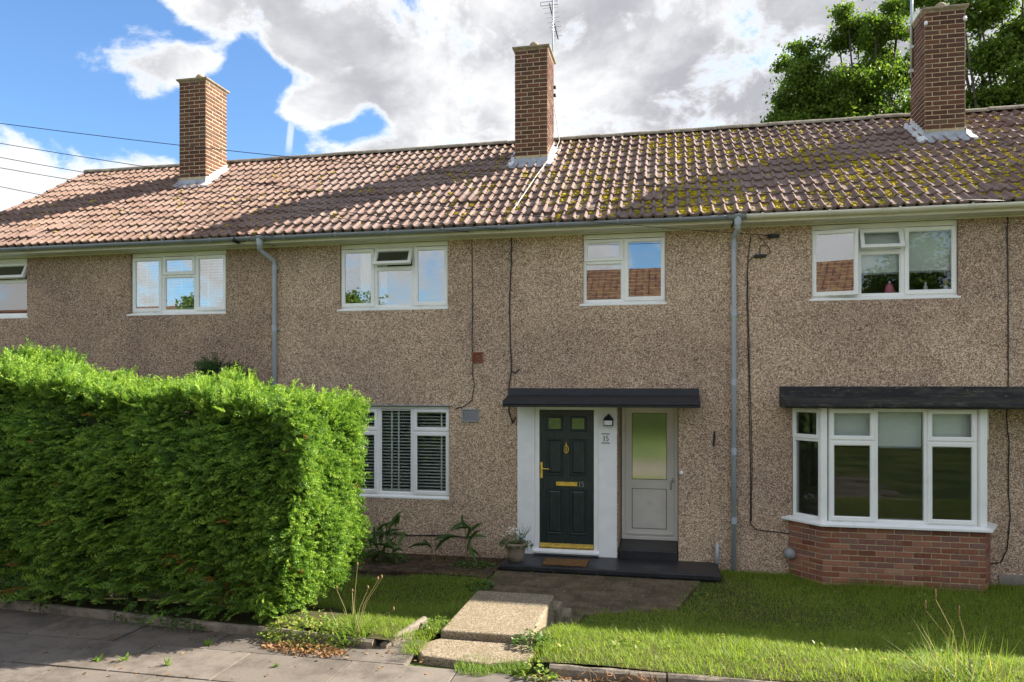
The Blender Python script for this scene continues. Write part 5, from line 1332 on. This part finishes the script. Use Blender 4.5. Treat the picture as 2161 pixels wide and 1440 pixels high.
# ------------------------------------------------------------------ trees
TLV = np.array([(0, 0, 0), (.5, -.34, .06), (1, 0, -.04), (.5, .34, .06)]); TLF = np.array([(0, 1, 2), (0, 2, 3)])
def tree(label, base, height, clumps, nleaf, leaf, group, trunk_r=.35):
    t = thing('tree', label, 'tree', base, group); bx, by, bz = base
    tr = MB().tube([(bx, by, bz), (bx + .1, by, bz + height * .25), (bx + .05, by + .1, bz + height * .42), (bx + .2, by, bz + height * .58)], [trunk_r, trunk_r * .7, trunk_r * .35, trunk_r * .08], 10)
    add('trunk', tr, 'bark', t, smooth=True)
    P = []; tot = sum(c[3] ** 2 for c in clumps)
    for (cx, cy, cz, r) in clumps:
        f = bz + height * rng.uniform(.22, .5); st = Vector((bx + .08, by, f)); en = Vector((cx, cy, cz)); mid = st.lerp(en, .5) + Vector((rng.uniform(-.3, .3), rng.uniform(-.3, .3), .3 + r * .15))
        add('limb', MB().tube([st, mid, en], [trunk_r * .24, trunk_r * .12, .02], 7), 'bark', t, smooth=True)
        k = int(nleaf * r * r / tot)
        # sub-sprays inside the clump, leaves gathered round each
        ns = max(6, int(26 * r)); d = nrng.normal(size=(ns, 3)); d /= np.linalg.norm(d, axis=1, keepdims=True); sc = np.array([cx, cy, cz]) + d * (r * nrng.uniform(.35, 1.0, (ns, 1))) * (1, 1, .8)
        for q in range(0, ns, 2): add('twig', MB().tube([en, en.lerp(Vector(sc[q]), .55) + Vector((0, 0, .05)), Vector(sc[q])], [.028, .016, .006], 4), 'bark', t)
        idx = nrng.integers(0, ns, k); P.append(sc[idx] + nrng.normal(size=(k, 3)) * (r * .15 + .05) * (1, 1, .62))
    P = np.concatenate(P); n = len(P); A = nrng.normal(size=(n, 3)) + (0, 0, -.1); U = nrng.normal(size=(n, 3)) * .7 + (0, 0, 1.0)
    V, F, v = batch(TLV, TLF, P, A, U, nrng.uniform(.6, 1.2, n) * leaf, np.clip(nrng.beta(2, 2, n), 0, 1))
    kind(link('crown', np_mesh('crown', V, F, 'tree_leaf', v), t), 'stuff')
def clump_px(items, Y):
    out = []
    for (px, py, rp, dy) in items:
        y = Y + dy; x = WX(px, y); out.append((x, y, WZ(px, py, y), (.95 if py > 140 else .84) * rp / FPX * DEP(x, y)))
    return out
YT = 24.0
cl = clump_px([(1690, 100, 36, 0), (1665, 130, 30, .5), (1700, 150, 45, -.5), (1790, 40, 40, 0), (1810, 75, 48, .6), (1850, 60, 42, -.4), (1770, 90, 36, .3), (1860, 100, 48, .5), (1895, 60, 40, 0), (1700, 195, 60, 0), (1760, 180, 66, -.6), (1830, 165, 70, 0), (1890, 160, 60, .7), (1670, 235, 55, .3), (1740, 240, 60, -.3), (1820, 240, 70, .2), (1900, 235, 60, 0), (1640, 258, 36, 0), (1900, 15, 40, .4), (1780, 300, 110, 0), (1690, 320, 90, 0), (1870, 320, 100, .5)], YT)
tree('broadleaf tree beyond the roof, left of the right chimney', (WX(1810, YT), YT, -.1), 9.5, cl, 76000, .11, 'trees beyond the roof', .32)
YT2 = 22.0
cl = clump_px([(2090, 130, 70, 0), (2150, 90, 60, .5), (2070, 40, 46, 0), (2110, 10, 46, .4), (2030, 20, 40, -.3), (2160, 170, 70, -.5), (2080, 215, 60, .2), (2140, 250, 70, 0), (2060, 110, 36, .5), (2200, 50, 80, 0), (2220, 200, 90, 0), (2055, 245, 40, .3), (2100, 320, 110, 0), (2250, 320, 110, 0), (2280, 100, 90, 0), (2000, -20, 50, 0), (1940, 0, 40, .5), (2060, -50, 60, 0), (2160, -60, 70, 0)], YT2)
tree('broadleaf tree rising beyond the roof right of the right chimney', (WX(2150, YT2), YT2, -.1), 11.5, cl, 66000, .11, 'trees beyond the roof', .38)

# ------------------------------------------------------------------ across the green behind the viewer: seen mirrored in the panes
def far_house(label, x0, x1, y, zr, chim):
    h = thing('opposite_house', label, 'house', ((x0 + x1) / 2, y, .36), 'houses across the green')
    ze = zr - 2.9; yf, yr, yb = y + 4.4, y, y - 4.4
    m = MB(); m.box(x0, x1, yb + .3, yf - .3, .3, ze)
    for xx in (x0, x1): m.v += [(xx, yb + .3, ze), (xx, yf - .3, ze), (xx, yr, zr - .1)]; n = len(m.v); m.f.append((n - 3, n - 2, n - 1))
    add('wall', m, 'house_render', h)
    rm = MB(); nrow = 14
    for sgn in (1, -1):
        for k in range(nrow):
            t0, t1 = k / nrow, (k + 1) / nrow; ya, yb_ = yr + sgn * 4.5 * t0, yr + sgn * 4.5 * t1; za, zb_ = zr - 3.0 * t0, zr - 3.0 * t1
            rm.quad((x0 - .2, ya, za), (x1 + .2, ya, za), (x1 + .2, yb_, zb_ + .05), (x0 - .2, yb_, zb_ + .05)); rm.quad((x0 - .2, yb_, zb_ + .05), (x1 + .2, yb_, zb_ + .05), (x1 + .2, yb_, zb_), (x0 - .2, yb_, zb_))
    add('roof', rm, 'far_tile', h)
    for cx in chim:
        c = add('chimney', MB().box(cx - .45, cx + .45, yr - .4, yr + .4, zr - .6, zr + 1.5), 'house_render', h); add('cap', MB().box(cx - .52, cx + .52, yr - .47, yr + .47, zr + 1.5, zr + 1.6), 'cap_concrete', c)
        add('pot', MB().lathe([(.12, 0), (.10, .3)], (cx, yr, zr + 1.6), 10), 'terracotta', c)
    x = x0 + 1.2
    while x < x1 - 2:
        for (za, zb_) in ((1.2, 2.5), (3.7, 4.9)):
            w = add('window', MB().ring(x, x + 1.8, za, zb_, .08, -.05, .03), 'upvc', h, loc=(0, yf - .3, 0), rot=None); w.scale = (1, -1, 1)
            add('pane', MB().box(x + .08, x + 1.72, .0, .01, za + .08, zb_ - .08), 'glass_low', w)
        x += 3.4
def m_far(N):
    p = POS(N); b = N.n('ShaderNodeTexBrick', ins={'Vector': N.n('ShaderNodeCombineXYZ', ins={0: N.n('ShaderNodeSeparateXYZ', ins={0: p}).outputs[0], 1: N.math('MULTIPLY', N.n('ShaderNodeSeparateXYZ', ins={0: p}).outputs[2], 1.0)}).outputs[0], 'Color1': (.16, .070, .042, 1), 'Color2': (.115, .055, .035, 1), 'Mortar': (.022, .014, .010, 1), 'Scale': 1.0, 'Mortar Size': .03, 'Brick Width': .3, 'Row Height': .214}, offset=0.0).outputs[0]
    c = N.mix(N.math('MULTIPLY', N.smooth(N.noise(p, 3, 6, .7), .42, .66), .7), b, (.20, .125, .055)); return princ(N, c, .85)
material('far_tile', m_far)
far_house('red tiled house across the green mirrored in the right upstairs windows', -9.0, 6.6, -15.0, 8.4, [4.6, -5.5])
far_house('red tiled house across the green mirrored in the left upstairs windows', -40.0, -24.5, -14.0, 7.0, [-33])
def mirrored_tree(label, x, y, h, r):
    cl = [(x + rng.uniform(-r, r) * .7, y + rng.uniform(-r, r) * .7, h * .62 + rng.uniform(-.30, .36) * h, r * rng.uniform(.35, .55)) for _ in range(13)]
    tree(label, (x, y, .36), h * .9, cl, 24000, .19, 'trees across the green', .25)
mirrored_tree('leafy tree across the green mirrored left in the upstairs window of number 15', -14.3, -9.0, 8.2, 2.6)
mirrored_tree('leafy tree across the green mirrored beside the left downpipe', -21.6, -10.0, 8.2, 2.4)
mirrored_tree('large leafy tree across the green mirrored over the blinds of the right upstairs window', 11.5, -11.0, 9.5, 3.6)
# unseen flat roofed block, added at the right to cast the lawn's shadow edge
BX, BY, BZ = 8.3, 13.0, 8.4
H_E = thing('shade_block', 'unseen flat roofed block added past the right edge to shade the lawn', 'shade block', (22, BY, 0))
add('wall', MB().box(BX, 36, BY, BY + 9, -.1, BZ - .25), 'pebbledash_right', H_E)
add('roof', MB().box(BX - .1, 36.1, BY - .1, BY + 9.1, BZ - .248, BZ), 'concrete_plinth', H_E, bevel=.01)
for k in range(6):
    for j in range(3):
        w = add('window', MB().ring(BX + 1.5 + k * 4, BX + 3.5 + k * 4, .9 + j * 2.8, 2.2 + j * 2.8, .07, BY - .03, BY + .02), 'upvc', H_E); add('pane', MB().box(BX + 1.56 + k * 4, BX + 3.44 + k * 4, BY - .012, BY - .006, .96 + j * 2.8, 2.14 + j * 2.8), 'glass_low', w)
add('gable_end', MB().prism([(XE - .02, D + .01), (XE + .012, D + .01), (XE + .012, BACK), (XE - .02, BACK)], -.1, SOFF), 'pebbledash_right', H_R)

def green_hedge():
    h = thing('front_hedge', 'low green hedge across the green mirrored in the front door panes', 'hedge', (0, -8.5, .36))
    n = 9000; P = np.stack([nrng.uniform(-13, 9, n), nrng.choice([-9.0, -8.0], n) + nrng.normal(size=n) * .08, nrng.uniform(.4, 2.3, n)], 1); k = n // 3; P[:k, 1] = nrng.uniform(-9, -8, k); P[:k, 2] = 2.3 + nrng.normal(size=k) * .06
    V, F, v = batch(TLV, TLF, P, nrng.normal(size=(n, 3)), nrng.normal(size=(n, 3)) + (0, 0, .5), nrng.uniform(.14, .26, n), nrng.random(n))
    kind(link('foliage', np_mesh('foliage', V, F, 'tree_leaf', v), h), 'stuff'); add('dark_core', MB().box(-12.9, 8.9, -8.9, -8.1, .36, 2.2), 'core', h)  # dark solid filler in place of the shade between the leaves
green_hedge()
